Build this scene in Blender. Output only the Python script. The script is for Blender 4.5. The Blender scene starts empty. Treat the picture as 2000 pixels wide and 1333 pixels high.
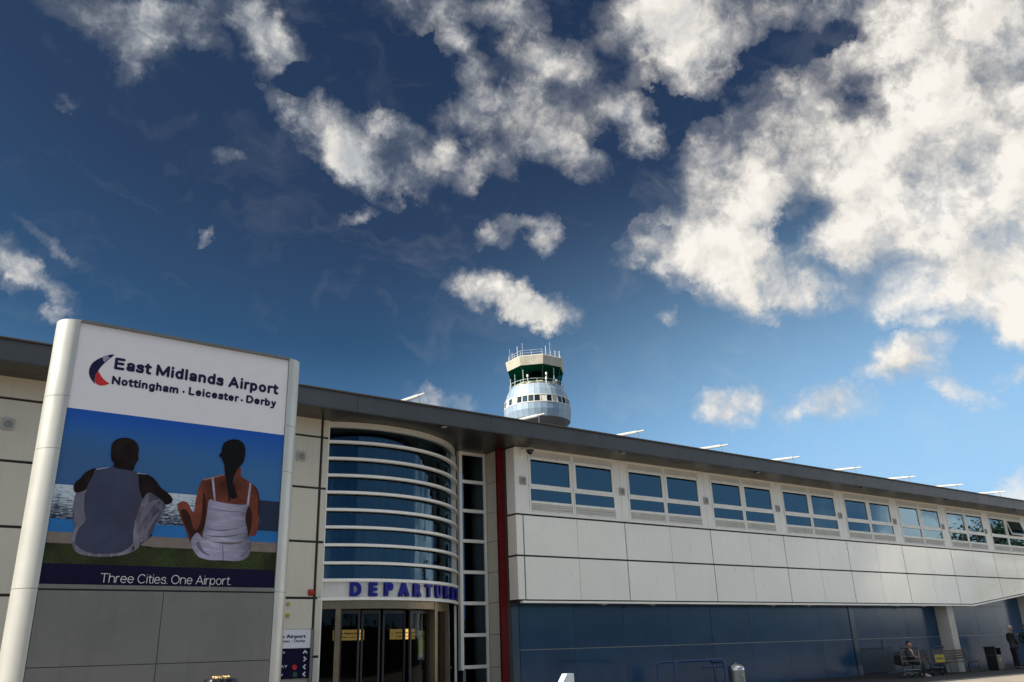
import bpy, bmesh, math, random
from mathutils import Vector, Matrix
random.seed(7)
R = math.radians
sc = bpy.context.scene
COL = sc.collection

# ------------------------------------------------------------------ camera
CAM_R = Vector((0.808767, -0.587208, -0.032909))
CAM_U = Vector((-0.181886, -0.302942, 0.935491))
CAM_F = Vector((0.559297, 0.750609, 0.351814))
FPX, EYE = 1623.66, 1.328
cam = bpy.data.cameras.new("camera"); co = bpy.data.objects.new("camera", cam); COL.objects.link(co)
m = Matrix.Identity(4)
for i in range(3):
    m[i][0] = CAM_R[i]; m[i][1] = CAM_U[i]; m[i][2] = -CAM_F[i]
m[2][3] = EYE
co.matrix_world = m
cam.sensor_width = 36; cam.lens = FPX * 36 / 2000; cam.clip_start = .05; cam.clip_end = 5000
sc.camera = co

# ------------------------------------------------------------------ light
SUN_EL, SUN_AZ = R(36), R(-81)          # azimuth clockwise from +Y
sun = bpy.data.lights.new("sun", 'SUN'); sun.energy = 4.6; sun.angle = R(.53); sun.color = (1, .93, .80)
so = bpy.data.objects.new("sun", sun); COL.objects.link(so)
sd = Vector((math.sin(SUN_AZ) * math.cos(SUN_EL), math.cos(SUN_AZ) * math.cos(SUN_EL), math.sin(SUN_EL)))
so.rotation_euler = (-sd).to_track_quat('-Z', 'Y').to_euler()
so.location = sd * 60

sc.view_settings.view_transform = 'Standard'; sc.view_settings.look = 'None'
sc.view_settings.gamma = 1; sc.view_settings.exposure = 1.0
sc.view_settings.use_curve_mapping = False

# ------------------------------------------------------------------ sky
world = bpy.data.worlds.new("World"); sc.world = world; world.use_nodes = True
world.cycles.sampling_method = 'MANUAL'; world.cycles.sample_map_resolution = 512
WN = world.node_tree; WN.nodes.clear()

class NT:
    def __init__(s, nt): s.nt = nt
    def n(s, t, **kw):
        o = s.nt.nodes.new(t)
        for k, v in kw.items(): setattr(o, k, v)
        return o
    def put(s, sock, v):
        if isinstance(v, bpy.types.NodeSocket): s.nt.links.new(v, sock)
        elif v is not None: sock.default_value = v
    def m(s, op, a, b=None, c=None, clamp=False):
        o = s.n('ShaderNodeMath', operation=op); o.use_clamp = clamp
        for i, v in enumerate((a, b, c)):
            if v is not None: s.put(o.inputs[i], v)
        return o.outputs[0]
    def v(s, op, a, b=None, scale=None):
        o = s.n('ShaderNodeVectorMath', operation=op)
        s.put(o.inputs[0], a)
        if b is not None: s.put(o.inputs[1], b)
        if scale is not None: s.put(o.inputs['Scale'], scale)
        return o.outputs['Value'] if op in ('DOT_PRODUCT', 'LENGTH') else o.outputs[0]
    def xyz(s, x, y, z):
        o = s.n('ShaderNodeCombineXYZ'); s.put(o.inputs[0], x); s.put(o.inputs[1], y); s.put(o.inputs[2], z); return o.outputs[0]
    def sep(s, v):
        o = s.n('ShaderNodeSeparateXYZ'); s.put(o.inputs[0], v); return o.outputs
    def noise(s, vec, scale, detail=4, rough=.5, dist=0, dims='3D', lac=2.0):
        o = s.n('ShaderNodeTexNoise', noise_dimensions=dims)
        if vec is not None: s.put(o.inputs['Vector'], vec)
        o.inputs['Scale'].default_value = scale; o.inputs['Detail'].default_value = detail
        o.inputs['Roughness'].default_value = rough; o.inputs['Distortion'].default_value = dist
        o.inputs['Lacunarity'].default_value = lac
        return o.outputs
    def ramp(s, v, a, b, c=0., d=1., smooth=False):
        o = s.n('ShaderNodeMapRange'); o.interpolation_type = 'SMOOTHSTEP' if smooth else 'LINEAR'
        s.put(o.inputs[0], v)
        for i, q in enumerate((a, b, c, d)): s.put(o.inputs[i + 1], q)
        return o.outputs[0]
    def mix(s, f, a, b, blend='MIX'):
        o = s.n('ShaderNodeMix', data_type='RGBA', blend_type=blend)
        s.put(o.inputs[0], f)
        for i, q in ((6, a), (7, b)):
            if isinstance(q, (tuple, list)) and len(q) == 3: q = tuple(q) + (1,)
            s.put(o.inputs[i], q)
        return o.outputs[2]

def azel(x, y):
    d = CAM_F * FPX + CAM_R * (x - 1000) - CAM_U * (y - 666.5); d.normalize()
    return math.atan2(d.x, d.y), math.asin(d.z)

# clouds that hang over the terminal: (centre, half-axes, tilt, weight), turned into azimuth / elevation
BLOBS = [
 (215,50,120,42,35,.8),(275,60,60,60,0,.8),(268,118,50,24,115,.75),(380,60,60,26,20,.5),(350,12,110,24,0,.65),
 (505,35,65,36,55,.95),(545,95,62,42,65,.95),(18,512,62,36,25,1.0),(85,550,55,24,40,.9),(110,478,75,14,32,.9),
 (105,612,26,16,-10,.75),(135,190,18,12,20,.4),(450,305,30,14,10,.5),(405,470,12,18,0,.35),
 (605,205,58,40,20,1.15),(655,262,75,42,48,1.25),(722,322,70,40,35,1.1),(770,350,62,26,15,.9),(800,285,80,36,35,.75),
 (742,238,42,22,10,.8),(862,318,45,38,0,.85),(925,338,52,24,-50,.85),
 (975,212,100,36,-12,1.1),(1045,150,44,40,60,.6),(1130,150,38,52,0,.65),(1075,235,68,44,0,.95),(1100,298,62,34,20,.95),
 (1000,282,65,28,-10,.8),(925,150,34,40,0,.75),(1240,245,34,50,-20,.75),(1200,205,40,36,0,.7),(1268,280,30,28,0,.95),
 (1015,45,44,60,-15,.6),(1070,105,36,26,30,.45),(860,15,85,32,0,.5),(890,78,36,22,0,.6),(980,10,40,30,0,.6),
 (1330,45,135,72,0,1.2),(1385,90,85,42,0,1.05),(1362,152,48,34,0,.55),(1255,152,30,20,0,.35),(1570,28,90,30,0,.6),
 (1850,45,165,100,0,1.5),(1955,125,120,100,0,1.3),(1760,150,120,52,0,.95),(1620,135,90,30,-30,.65),(1530,205,80,56,0,.85),
 (1455,258,85,40,-20,.75),(1600,262,105,62,0,.95),(1850,300,200,125,0,1.6),(1950,430,130,150,0,1.7),(1700,335,110,75,0,1.1),
 (1400,345,68,58,0,1.0),(1482,345,75,62,0,.95),(1372,480,105,62,5,1.3),(1298,482,75,34,-10,.9),(1475,525,110,70,15,1.3),
 (1552,570,75,40,0,1.1),(1440,410,72,45,0,.9),(1645,430,95,75,0,1.1),(1760,500,150,70,0,1.35),(1722,582,85,32,0,1.0),
 (1850,490,130,70,0,1.4),(1690,190,44,52,15,-.75),(1592,400,42,26,35,-.7),(1540,442,34,34,30,-.85),(1602,535,46,28,30,-.8),
 (1640,300,40,26,40,-.6),(1700,245,50,24,0,-.5),(1850,125,90,22,0,-.6),(1430,380,60,20,20,-.55),(1540,105,40,30,20,-.5),
 (1440,300,46,14,-25,-.4),(1790,420,40,40,0,-.35),
 (1955,600,85,46,28,1.4),(1998,640,50,44,0,1.3),(1850,612,55,16,-5,.65),
 (1748,715,72,26,-8,1.05),(1782,672,58,30,-10,.75),(1885,772,56,18,12,1.0),(1990,738,42,14,-20,.8),(1840,740,36,20,10,.85),
 (1448,785,62,30,-15,1.05),(1622,788,72,27,0,.95),(1535,812,28,18,0,.75),
 (935,560,48,30,10,1.25),(1000,585,58,32,25,1.35),(1068,610,50,30,10,1.1),(965,467,38,21,-12,.9),(1062,458,27,27,0,.85),
 (1012,438,38,14,10,.65),(690,425,38,12,-22,.8),(838,787,32,24,35,1.9),(900,788,26,16,0,1.0),(1995,968,48,42,-10,2.4),(578,150,34,26,-20,-1.6),(1500,120,60,22,-30,-.8),(1640,75,50,18,-30,-.6),(120,20,70,26,20,.6),
 (1310,618,22,16,0,.6),(985,335,30,20,0,.4),(585,465,18,7,10,.35),(500,95,26,10,0,.3),
]
def build_sky():
    N = NT(WN)
    D = N.n('ShaderNodeTexCoord').outputs['Generated']
    D = N.v('NORMALIZE', D)
    x, y, z = N.sep(D)
    az = N.m('ARCTAN2', x, y); el = N.m('ARCSINE', z)
    # wispy warping of the direction before the clouds are looked up
    w1 = N.noise(D, 9, 3, .55)[1]
    w1 = N.v('SUBTRACT', w1, (.5, .5, .5))
    wv = N.v('SCALE', w1, scale=.034)
    w2 = N.v('SCALE', N.v('SUBTRACT', N.noise(D, 34, 6, .66)[1], (.5, .5, .5)), scale=.05)
    wv = N.v('ADD', wv, w2)
    base = N.v('ADD', N.xyz(az, el, 0), wv)
    bx, by, bz = N.sep(base)
    P = N.xyz(bx, by, 1)
    dens = None
    for cx, cy, rx, ry, a, w in BLOBS:
        ca, sa = math.cos(R(a)), math.sin(R(a))
        c = azel(cx, cy); p = azel(cx + rx * ca, cy + rx * sa); q = azel(cx - ry * sa, cy + ry * ca)
        M2 = Matrix(((p[0] - c[0], q[0] - c[0]), (p[1] - c[1], q[1] - c[1]))).inverted()
        M2 = M2 * (1 / (1.62 if rx > 60 else 1.55))
        k = M2 @ Vector((c[0], c[1]))
        u = N.v('DOT_PRODUCT', P, (M2[0][0], M2[0][1], -k[0])); v = N.v('DOT_PRODUCT', P, (M2[1][0], M2[1][1], -k[1]))
        d = N.m('MULTIPLY_ADD', v, v, N.m('MULTIPLY', u, u))
        s = N.m('SUBTRACT', 1, d)
        s = N.m('POWER', N.m('MAXIMUM', s, 0), 1.7)
        dens = N.m('MULTIPLY', s, w) if dens is None else N.m('MULTIPLY_ADD', s, w, dens)
    # general cloud field for the rest of the sky (outside the part above)
    zc = N.m('MAXIMUM', N.m('ADD', z, .12), .05)
    pl = N.xyz(N.m('DIVIDE', x, zc), N.m('DIVIDE', y, zc), 0)
    gen = N.noise(pl, 1.15, 5, .55, 0)[0]
    gen = N.ramp(gen, .40, .58, 0, 1.6)
    rng = N.m('MAXIMUM', N.ramp(az, R(116), R(124), 0, 1, True), N.m('MAXIMUM', 0, N.ramp(az, R(-150), R(-160), 0, 1, True)))
    gen = N.m('MULTIPLY', gen, N.m('SUBTRACT', 1, N.m('MULTIPLY', rng, N.ramp(el, R(44), R(34), 0, 1, True))))
    # region mask: 0 inside the framed piece of sky
    inz = N.m('MULTIPLY', N.ramp(az, R(-6), R(-16), 0, 1, True), 1)
    inz2 = N.ramp(az, R(78), R(90), 0, 1, True)
    inz3 = N.ramp(el, R(50), R(62), 0, 1, True)
    out = N.m('MAXIMUM', N.m('MAXIMUM', inz, inz2), inz3, clamp=True)
    # the sky behind the camera: clear straight behind, cloud bank towards the east
    gen2 = N.m('MULTIPLY', gen, out)
    bank = N.m('MULTIPLY', N.ramp(N.m('ADD', az, N.m('MULTIPLY', el, .5)), R(119), R(129), 1.5, 0, True), N.ramp(az, R(84), R(92), 0, 1, True))
    bank = N.m('MULTIPLY', bank, N.ramp(el, R(30), R(17), 0, 1, True))
    bank = N.m('MULTIPLY', bank, N.ramp(N.noise(D, 6, 3, .5)[0], .36, .56, .1, 1))
    gen2 = N.m('MAXIMUM', gen2, bank)
    dens = N.m('ADD', dens, gen2)
    dens = N.m('MULTIPLY', N.m('SUBTRACT', 1, N.m('EXPONENT', N.m('MULTIPLY', N.m('MAXIMUM', dens, 0), -1.45))), 1.45)
    # noise-eroded edges
    Dw = N.v('ADD', D, N.v('SCALE', w2, scale=.6))
    nz = N.noise(Dw, 12, 6, .55, .2)[0]
    nzs = N.noise(N.v('ADD', Dw, tuple(sd * .022)), 12, 4, .55, .2)[0]      # the same field a step towards the sun: gives lit and shaded sides
    nf = N.noise(D, 60, 5, .66, .4)[0]
    e = N.m('ADD', N.m('MULTIPLY', N.m('SUBTRACT', nz, .5), 2.7), N.m('MULTIPLY', N.m('SUBTRACT', nf, .5), .9))
    nl = N.noise(N.v('ADD', D, (.2, .1, .3)), 8, 2, .5)[0]
    e = N.m('ADD', e, N.m('MULTIPLY', N.m('SUBTRACT', nl, .5), 1.4))
    gate = N.ramp(dens, 0, .10, 0, 1)
    e = N.m('MULTIPLY', e, gate)
    dd = N.m('ADD', dens, e)
    alpha = N.m('POWER', N.ramp(dd, .28, 1.45, 0, 1), 1.35)
    alpha = N.m('MAXIMUM', alpha, N.m('MULTIPLY', N.ramp(dd, -.15, .9, 0, .26, True), gate))      # thin veil round every cloud
    # thin haze wisps everywhere
    st = N.noise(N.v('MULTIPLY', N.v('ADD', D, N.v('SCALE', w1, scale=.25)), (2.2, 2.2, 7.0)), 2.6, 6, .6, 0)[0]
    wisp = N.ramp(st, .52, .85, 0, .14)
    alpha = N.m('MAXIMUM', alpha, wisp)
    # cloud colour: sunlit cream where thick, bluish grey where thin
    bn = N.noise(N.v('ADD', D, (.03, -.01, -.02)), 7, 6, .55)[0]
    side = N.ramp(az, R(8), R(50), .47, .80)
    low = N.ramp(el, R(38), R(8), 0, .16)
    thick = N.ramp(dd, .4, 1.8, -.07, .20)
    br = N.m('ADD', N.m('ADD', side, low), N.m('ADD', thick, N.m('MULTIPLY_ADD', N.m('SUBTRACT', bn, .5), .75, N.m('MULTIPLY', N.m('SUBTRACT', nz, nzs), 1.3))))
    far = N.m('MULTIPLY', N.ramp(az, R(78), R(90), 0, 1), N.m('MULTIPLY', N.ramp(az, R(136), R(128), 0, 1), N.ramp(el, R(9), R(14), .05, .70)))   # shaded grey tops of the eastern bank
    br = N.m('MULTIPLY', br, N.m('SUBTRACT', 1, far))
    br = N.m('MAXIMUM', N.m('MINIMUM', br, 1.14), .34)
    ccol = N.mix(N.ramp(br, .45, .95), (.84, .92, 1.02), (1.0, .955, .885))
    ccol = N.v('SCALE', ccol, scale=N.m('MULTIPLY', N.m('MULTIPLY', br, CLOUD_GAIN), N.m('MULTIPLY_ADD', out, 1.75, 1)))  # clouds out of view are boosted to throw more light on the facade
    # clear sky
    sk = N.n('ShaderNodeTexSky', sky_type='NISHITA'); sk.sun_disc = False
    sk.sun_elevation = SUN_EL; sk.sun_rotation = SUN_AZ; sk.altitude = 0
    sk.air_density = 1.0; sk.dust_density = .3; sk.ozone_density = 3.0
    g_ = N.m('MULTIPLY', N.sep(sk.outputs[0])[1], .1)               # the sky's own brightness, printed deep blue
    cr = N.n('ShaderNodeValToRGB'); N.put(cr.inputs[0], g_); el_ = cr.color_ramp.elements
    for i, (p, c) in enumerate(SKY_STOPS):
        e_ = el_[i] if i < 2 else el_.new(p)
        e_.position = p; e_.color = (*c, 1)
    skc = N.v('SCALE', cr.outputs[0], scale=5)
    hz = N.m('MULTIPLY', N.ramp(az, R(24), R(64), 0, 1, True), N.ramp(el, R(33), R(6), 0, .80, True), clamp=True)   # pale air low on the side away from the sun
    skc = N.mix(hz, skc, (1.95, 3.35, 4.85))
    colr = N.mix(alpha, skc, ccol)
    bg = N.n('ShaderNodeBackground'); N.put(bg.inputs[0], colr); bg.inputs[1].default_value = .1
    o = N.n('ShaderNodeOutputWorld'); N.put(o.inputs[0], bg.outputs[0])
CLOUD_GAIN = 4.2
SKY_STOPS = [(.10, (.011, .027, .072)), (.17, (.026, .054, .122)), (.22, (.032, .092, .200)), (.376, (.16, .38, .68)), (.60, (.36, .60, .86))]
build_sky()
#ENDSKY

# ------------------------------------------------------------------ helpers
def tag(o, label=None, cat=None, group=None, kind=None):
    if label: o['label'] = label
    if cat: o['category'] = cat
    if group: o['group'] = group
    if kind: o['kind'] = kind
    return o
def empty(name, loc, label, cat, group=None):
    o = bpy.data.objects.new(name, None); COL.objects.link(o); o.location = loc; o.empty_display_size = .2
    return tag(o, label, cat, group)
def wloc(o):
    v = Vector((0, 0, 0))
    while o is not None: v += o.location; o = o.parent
    return v
class MB:
    """collects shapes in world coordinates, links them as one mesh"""
    def __init__(s): s.v = []; s.f = []; s.sm = []; s.mi = []; s.cur = 0; s.parts = []
    def add(s, vs, fs, smooth=False):
        n = len(s.v); s.v += [Vector(q) for q in vs]; s.f += [[i + n for i in f] for f in fs]; s.sm += [smooth] * len(fs); s.mi += [s.cur] * len(fs); s.parts.append((n, len(s.v), len(s.f) - len(fs), len(s.f))); return s
    def box(s, x0, x1, y0, y1, z0, z1, b=0):
        if b <= 0:
            return s.add([(x, y, z) for z in (z0, z1) for y in (y0, y1) for x in (x0, x1)],
                  [(0, 2, 3, 1), (4, 5, 7, 6), (0, 1, 5, 4), (2, 6, 7, 3), (0, 4, 6, 2), (1, 3, 7, 5)])
        bm = bmesh.new(); bmesh.ops.create_cube(bm, size=1)
        for v in bm.verts: v.co = Vector(((x0 + x1) / 2 + v.co.x * (x1 - x0), (y0 + y1) / 2 + v.co.y * (y1 - y0), (z0 + z1) / 2 + v.co.z * (z1 - z0)))
        bmesh.ops.bevel(bm, geom=list(bm.edges), offset=b, segments=2, affect='EDGES', profile=.6)
        s.bm(bm, False); return s
    def bm(s, bm, smooth=False):
        bm.verts.ensure_lookup_table(); bm.faces.ensure_lookup_table()
        s.add([v.co.copy() for v in bm.verts], [[v.index for v in f.verts] for f in bm.faces], smooth); bm.free()
    def prism(s, poly, O, U, V, N, t):
        """polygon (u,v) on plane O,U,V extruded by t along N"""
        O, U, V, N = Vector(O), Vector(U), Vector(V), Vector(N); n = len(poly)
        a = [O + U * u + V * v for u, v in poly]; b = [p + N * t for p in a]
        return s.add(a + b, [list(range(n))[::-1], list(range(n, 2 * n))] + [(i, (i + 1) % n, n + (i + 1) % n, n + i) for i in range(n)])
    def tube(s, pts, r, seg=8, caps=True):
        pts = [Vector(p) for p in pts]; rings = []; r = r if isinstance(r, (list, tuple)) else [r] * len(pts)
        t0 = (pts[1] - pts[0]).normalized(); ref = Vector((0, 0, 1)) if abs(t0.z) < .9 else Vector((1, 0, 0))
        u = t0.cross(ref).normalized(); vs = []
        for i, p in enumerate(pts):
            if i == 0: t = t0
            elif i == len(pts) - 1: t = (pts[i] - pts[i - 1]).normalized()
            else: t = ((pts[i] - pts[i - 1]).normalized() + (pts[i + 1] - pts[i]).normalized()).normalized()
            u = (u - t * u.dot(t)).normalized(); w = t.cross(u)
            vs += [p + (u * math.cos(k * 2 * math.pi / seg) + w * math.sin(k * 2 * math.pi / seg)) * r[i] for k in range(seg)]
        fs = [(i * seg + k, i * seg + (k + 1) % seg, (i + 1) * seg + (k + 1) % seg, (i + 1) * seg + k) for i in range(len(pts) - 1) for k in range(seg)]
        if caps: fs += [list(range(seg))[::-1], list(range((len(pts) - 1) * seg, len(pts) * seg))]
        return s.add(vs, fs, True)
    def lathe(s, prof, c, seg=32, axis='Z', smooth=True, ph=0):
        c = Vector(c); vs = []
        for r, h in prof:
            for k in range(seg):
                a = ph + k * 2 * math.pi / seg; p = (r * math.cos(a), r * math.sin(a), h)
                if axis == 'Y': p = (p[0], h, p[1])
                if axis == 'X': p = (h, p[0], p[1])
                vs.append(c + Vector(p))
        n = len(prof)
        fs = [(i * seg + k, i * seg + (k + 1) % seg, (i + 1) * seg + (k + 1) % seg, (i + 1) * seg + k) for i in range(n - 1) for k in range(seg)]
        if prof[0][0] > 1e-5: fs.append(list(range(seg))[::-1])
        if prof[-1][0] > 1e-5: fs.append(list(range((n - 1) * seg, n * seg)))
        return s.add(vs, fs, smooth)
    def arc(s, c, r0, r1, z0, z1, a0, a1, n=48):
        """solid ring segment; angle 0 faces -Y, positive towards +X"""
        vs = []
        for i in range(n + 1):
            a = R(a0 + (a1 - a0) * i / n)
            for r, z in ((r0, z0), (r1, z0), (r1, z1), (r0, z1)): vs.append((c[0] + r * math.sin(a), c[1] - r * math.cos(a), z))
        fs = [(i * 4 + k, i * 4 + (k + 1) % 4, i * 4 + 4 + (k + 1) % 4, i * 4 + 4 + k) for i in range(n) for k in range(4)] + [(0, 1, 2, 3), (n * 4 + 3, n * 4 + 2, n * 4 + 1, n * 4)]
        return s.add(vs, fs)
    def each(s, name, mat, parent=None):
        """every shape collected so far becomes a part of its own"""
        for a, b, c, d in s.parts:
            q = MB(); q.add(s.v[a:b], [[i - a for i in f] for f in s.f[c:d]]); q.sm = s.sm[c:d]; q.build(name, mat, parent)
    def build(s, name, mat, parent=None, loc=None):
        me = bpy.data.meshes.new(name); o = bpy.data.objects.new(name, me); COL.objects.link(o)
        if loc is not None: o.location = loc
        if parent is not None: o.parent = parent
        L = wloc(o); me.from_pydata([v - L for v in s.v], [], s.f)
        for p, q, k in zip(me.polygons, s.sm, s.mi): p.use_smooth = q; p.material_index = k
        b = bmesh.new(); b.from_mesh(me); bmesh.ops.recalc_face_normals(b, faces=b.faces); b.to_mesh(me); b.free()
        for k in (mat if isinstance(mat, (list, tuple)) else [mat]): me.materials.append(MAT[k])
        if any(s.sm) :
            try: me.set_sharp_from_angle(angle=R(38))
            except Exception: pass
        return o
def copy_tree(o, parent=None):
    c = o.copy(); COL.objects.link(c); c.parent = parent
    for ch in [q for q in bpy.data.objects if q.parent == o]: copy_tree(ch, c)
    return c

# ------------------------------------------------------------------ materials
MAT = {}
def mat(name, col, rough=.5, metal=0., var=.06, scale=3., bump=0., bscale=20., spec=.5, coat=0., var2=None, streak=0., coatr=.05, island=0.):
    """painted / metal surface with cloudy colour variation, optional vertical dirt streaks and surface waviness"""
    m = bpy.data.materials.new(name); m.use_nodes = True; N = NT(m.node_tree)
    p = m.node_tree.nodes['Principled BSDF']
    P = N.n('ShaderNodeNewGeometry').outputs['Position']
    n1 = N.noise(P, scale, 5, .6)[0]
    lo = tuple(c * (1 - var * 1.6) for c in col); hi = tuple(min(1, c * (1 + var)) for c in (var2 or col))
    c = N.mix(N.ramp(n1, .3, .7), lo, hi)
    if streak:
        st = N.noise(N.v('MULTIPLY', P, (14, 14, .8)), 1, 4, .6)[0]
        c = N.mix(N.m('MULTIPLY', N.ramp(st, .5, .78), streak), c, tuple(q * .45 for q in col))
    if island:
        ri = N.n('ShaderNodeNewGeometry').outputs['Random Per Island']; c = N.v('SCALE', c, scale=N.ramp(ri, 0, 1, 1 - island, 1 + island))
    N.put(p.inputs['Base Color'], c)
    N.put(p.inputs['Roughness'], N.ramp(N.noise(P, scale * 2.7, 4, .6)[0], .25, .75, rough * .85, min(1, rough * 1.18)))
    p.inputs['Metallic'].default_value = metal; p.inputs['Specular IOR Level'].default_value = spec
    p.inputs['Coat Weight'].default_value = coat; p.inputs['Coat Roughness'].default_value = coatr
    if bump:
        b = N.n('ShaderNodeBump'); b.inputs['Distance'].default_value = 1; b.inputs['Strength'].default_value = 1
        N.put(b.inputs['Height'], N.m('MULTIPLY', N.noise(P, bscale, 3, .5)[0], bump)); N.put(p.inputs['Normal'], b.outputs[0])
        N.put(p.inputs['Coat Normal'], b.outputs[0])
    MAT[name] = m; return m
def glass(name, col, refl=.1, rough=.015, tint=(.93, .97, 1), wave=.0, wsc=1.2):
    """tinted pane: lets tinted light through and mirrors the sky"""
    m = bpy.data.materials.new(name); m.use_nodes = True; N = NT(m.node_tree); m.node_tree.nodes.clear()
    t = N.n('ShaderNodeBsdfTransparent'); t.inputs[0].default_value = (*col, 1)
    g = N.n('ShaderNodeBsdfGlossy'); g.inputs[0].default_value = (*tint, 1); g.inputs['Roughness'].default_value = rough
    geo = N.n('ShaderNodeNewGeometry'); nn = geo.outputs['Normal']
    if wave:
        b = N.n('ShaderNodeBump'); b.inputs['Distance'].default_value = 1
        N.put(b.inputs['Height'], N.m('MULTIPLY', N.noise(geo.outputs['Position'], wsc, 2, .5)[0], wave)); N.put(g.inputs['Normal'], b.outputs[0])
    cs = N.m('ABSOLUTE', N.v('DOT_PRODUCT', geo.outputs['Incoming'], nn))
    f = N.m('MULTIPLY_ADD', N.m('POWER', N.m('SUBTRACT', 1, cs), 4.2), 1 - refl, refl, clamp=True)
    f = N.m('MULTIPLY', f, N.m('SUBTRACT', 1, geo.outputs['Backfacing']))
    x = N.n('ShaderNodeMixShader'); N.put(x.inputs[0], f); N.put(x.inputs[1], t.outputs[0]); N.put(x.inputs[2], g.outputs[0])
    o = N.n('ShaderNodeOutputMaterial'); N.put(o.inputs[0], x.outputs[0]); MAT[name] = m; return m
def emis(name, col, s):
    m = bpy.data.materials.new(name); m.use_nodes = True; p = m.node_tree.nodes['Principled BSDF']
    p.inputs['Base Color'].default_value = (*col, 1); p.inputs['Emission Color'].default_value = (*col, 1); p.inputs['Emission Strength'].default_value = s
    MAT[name] = m

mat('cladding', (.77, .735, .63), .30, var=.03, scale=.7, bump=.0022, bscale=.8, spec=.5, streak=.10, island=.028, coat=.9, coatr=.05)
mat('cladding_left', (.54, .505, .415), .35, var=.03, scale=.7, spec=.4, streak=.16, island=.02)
mat('joint', (.022, .021, .02), .7, var=.2)
mat('window_white', (.78, .765, .71), .4, var=.04, scale=2, streak=.14)
mat('louvre', (.56, .55, .50), .5, var=.06, scale=3, streak=.2)
mat('screw', (.16, .16, .15), .4)
mat('fascia', (.058, .063, .069), .45, var=.10, scale=1.0, spec=.35, streak=.25, island=.05)
mat('lip', (.035, .03, .028), .5, var=.2)
mat('soffit', (.020, .020, .020), .34, var=.10, scale=1.0, spec=.5)
mat('roofing', (.12, .12, .125), .7)
mat('blue_panel', (.017, .056, .118), .16, island=.08, var=.09, scale=.9, bump=.0035, bscale=.8, spec=.38, streak=.12)
mat('blue_panel_pale', (.030, .058, .095), .18, var=.07, scale=.9, spec=.6)
mat('blue_vent', (.007, .018, .036), .6, var=.07)
mat('plinth', (.012, .012, .014), .6)
mat('pale_strip', (.20, .21, .22), .4, var=.15, scale=6)
mat('red_fin', (.085, .002, .003), .5, var=.06, scale=2, spec=.15)
mat('concrete', (.44, .425, .385), .8, var=.08, scale=2.5, bump=.004, bscale=45, streak=.25)
mat('bronze', (.20, .155, .10), .35, metal=.85, var=.10, scale=4)
mat('dark_metal', (.03, .03, .03), .4, metal=.4)
mat('curtain', (.26, .27, .25), .85, var=.25, scale=2.0)
mat('interior', (.035, .037, .04), .9, var=.2)
mat('interior_floor', (.06, .06, .06), .5)
mat('black', (.010, .010, .012), .35, var=.1)
mat('black_gloss', (.008, .008, .010), .1)
mat('grey_plastic', (.35, .35, .33), .5)
mat('grille', (.22, .22, .21), .6, var=.2, scale=60)
mat('steel', (.55, .55, .55), .28, metal=1., var=.08, scale=5)
mat('steel_dull', (.25, .25, .24), .42, metal=.9, var=.1, scale=5)
mat('rod_white', (.42, .42, .41), .35)
mat('sign_metal', (.145, .146, .138), .42, metal=.2, var=.10, scale=1.6, spec=.5, streak=.22)
mat('sign_post', (.46, .455, .42), .34, metal=.35, var=.05, scale=1.6, spec=.5, streak=.12, bump=.0006, bscale=2.5)
mat('alarm_red', (.35, .004, .006), .3)
mat('blue_paint', (.003, .030, .12), .3, var=.1)
mat('letter_blue', (.008, .011, .21), .35, var=.05, spec=.25)
mat('band_white', (.58, .575, .53), .3, var=.04, streak=.12)
mat('pale_post', (.55, .62, .68), .35, var=.05)
mat('brass', (.75, .48, .22), .25, metal=1, var=.2, scale=60, bump=.01, bscale=90)
mat('wood', (.055, .032, .02), .6, var=.3, scale=9)
mat('yellow', (.36, .29, .01), .45)
mat('ink', (.012, .014, .04), .5, var=.05)
mat('rubber', (.015, .015, .015), .7)
mat('tower_panel_light', (.27, .34, .40), .5, metal=.15, var=.05, scale=.4)
mat('tower_panel', (.21, .285, .365), .5, metal=.15, var=.06, scale=.4)
mat('tower_panel_dark', (.16, .24, .35), .5, metal=.15, var=.06, scale=.4)
mat('tower_cream', (.42, .385, .31), .6, var=.12, scale=.5, streak=.35)
mat('tower_under', (.14, .145, .15), .6, var=.12, scale=.8)
mat('tower_white', (.62, .61, .57), .5)
mat('tower_blind', (.55, .52, .44), .7, var=.3, scale=1.2)
mat('skin', (.36, .17, .11), .5)
mat('skin_pale', (.42, .22, .16), .5)
mat('coat_black', (.012, .012, .015), .8)
mat('coat_grey', (.035, .036, .04), .85)
mat('trousers', (.012, .012, .016), .85)
mat('scarf', (.55, .43, .36), .8, var=.15, scale=30)
mat('hair_grey', (.42, .40, .38), .8)
mat('shoe', (.02, .015, .012), .4)
mat('shoe_pale', (.45, .38, .36), .5)
mat('asphalt', (.030, .032, .034), .8, var=.25, scale=1.4, bump=.004, bscale=60)
mat('paving', (.27, .23, .185), .8, var=.10, scale=1.2, bump=.003, bscale=50)
mat('kerbstone', (.36, .33, .29), .8, var=.12, scale=4)
mat('ground', (.05, .053, .055), .85, var=.2, scale=.3, bump=.004, bscale=40)
mat('bark', (.07, .05, .035), .9, var=.3, scale=8)
mat('leaf', (.045, .075, .02), .6, var=.4, scale=2.5)
glass('window_glass', (.14, .22, .30), .11, .006, tint=(.50, .78, 1), wave=.0012, wsc=.9)
glass('drum_glass', (.42, .50, .52), .065, .008, tint=(.42, .72, 1), wave=.0006, wsc=1.1)
glass('door_glass', (.36, .40, .40), .012, .01)
glass('cab_glass', (.05, .42, .36), .09, .02, tint=(.35, .8, .75))
glass('band_glass', (.35, .42, .45), .18, .02)
emis('sign_reflection', (.80, .45, .13), .62)  # glow stands in for sunlight on a sign mirrored in the doors
emis('notice_green', (.10, .13, .02), .25)

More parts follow.
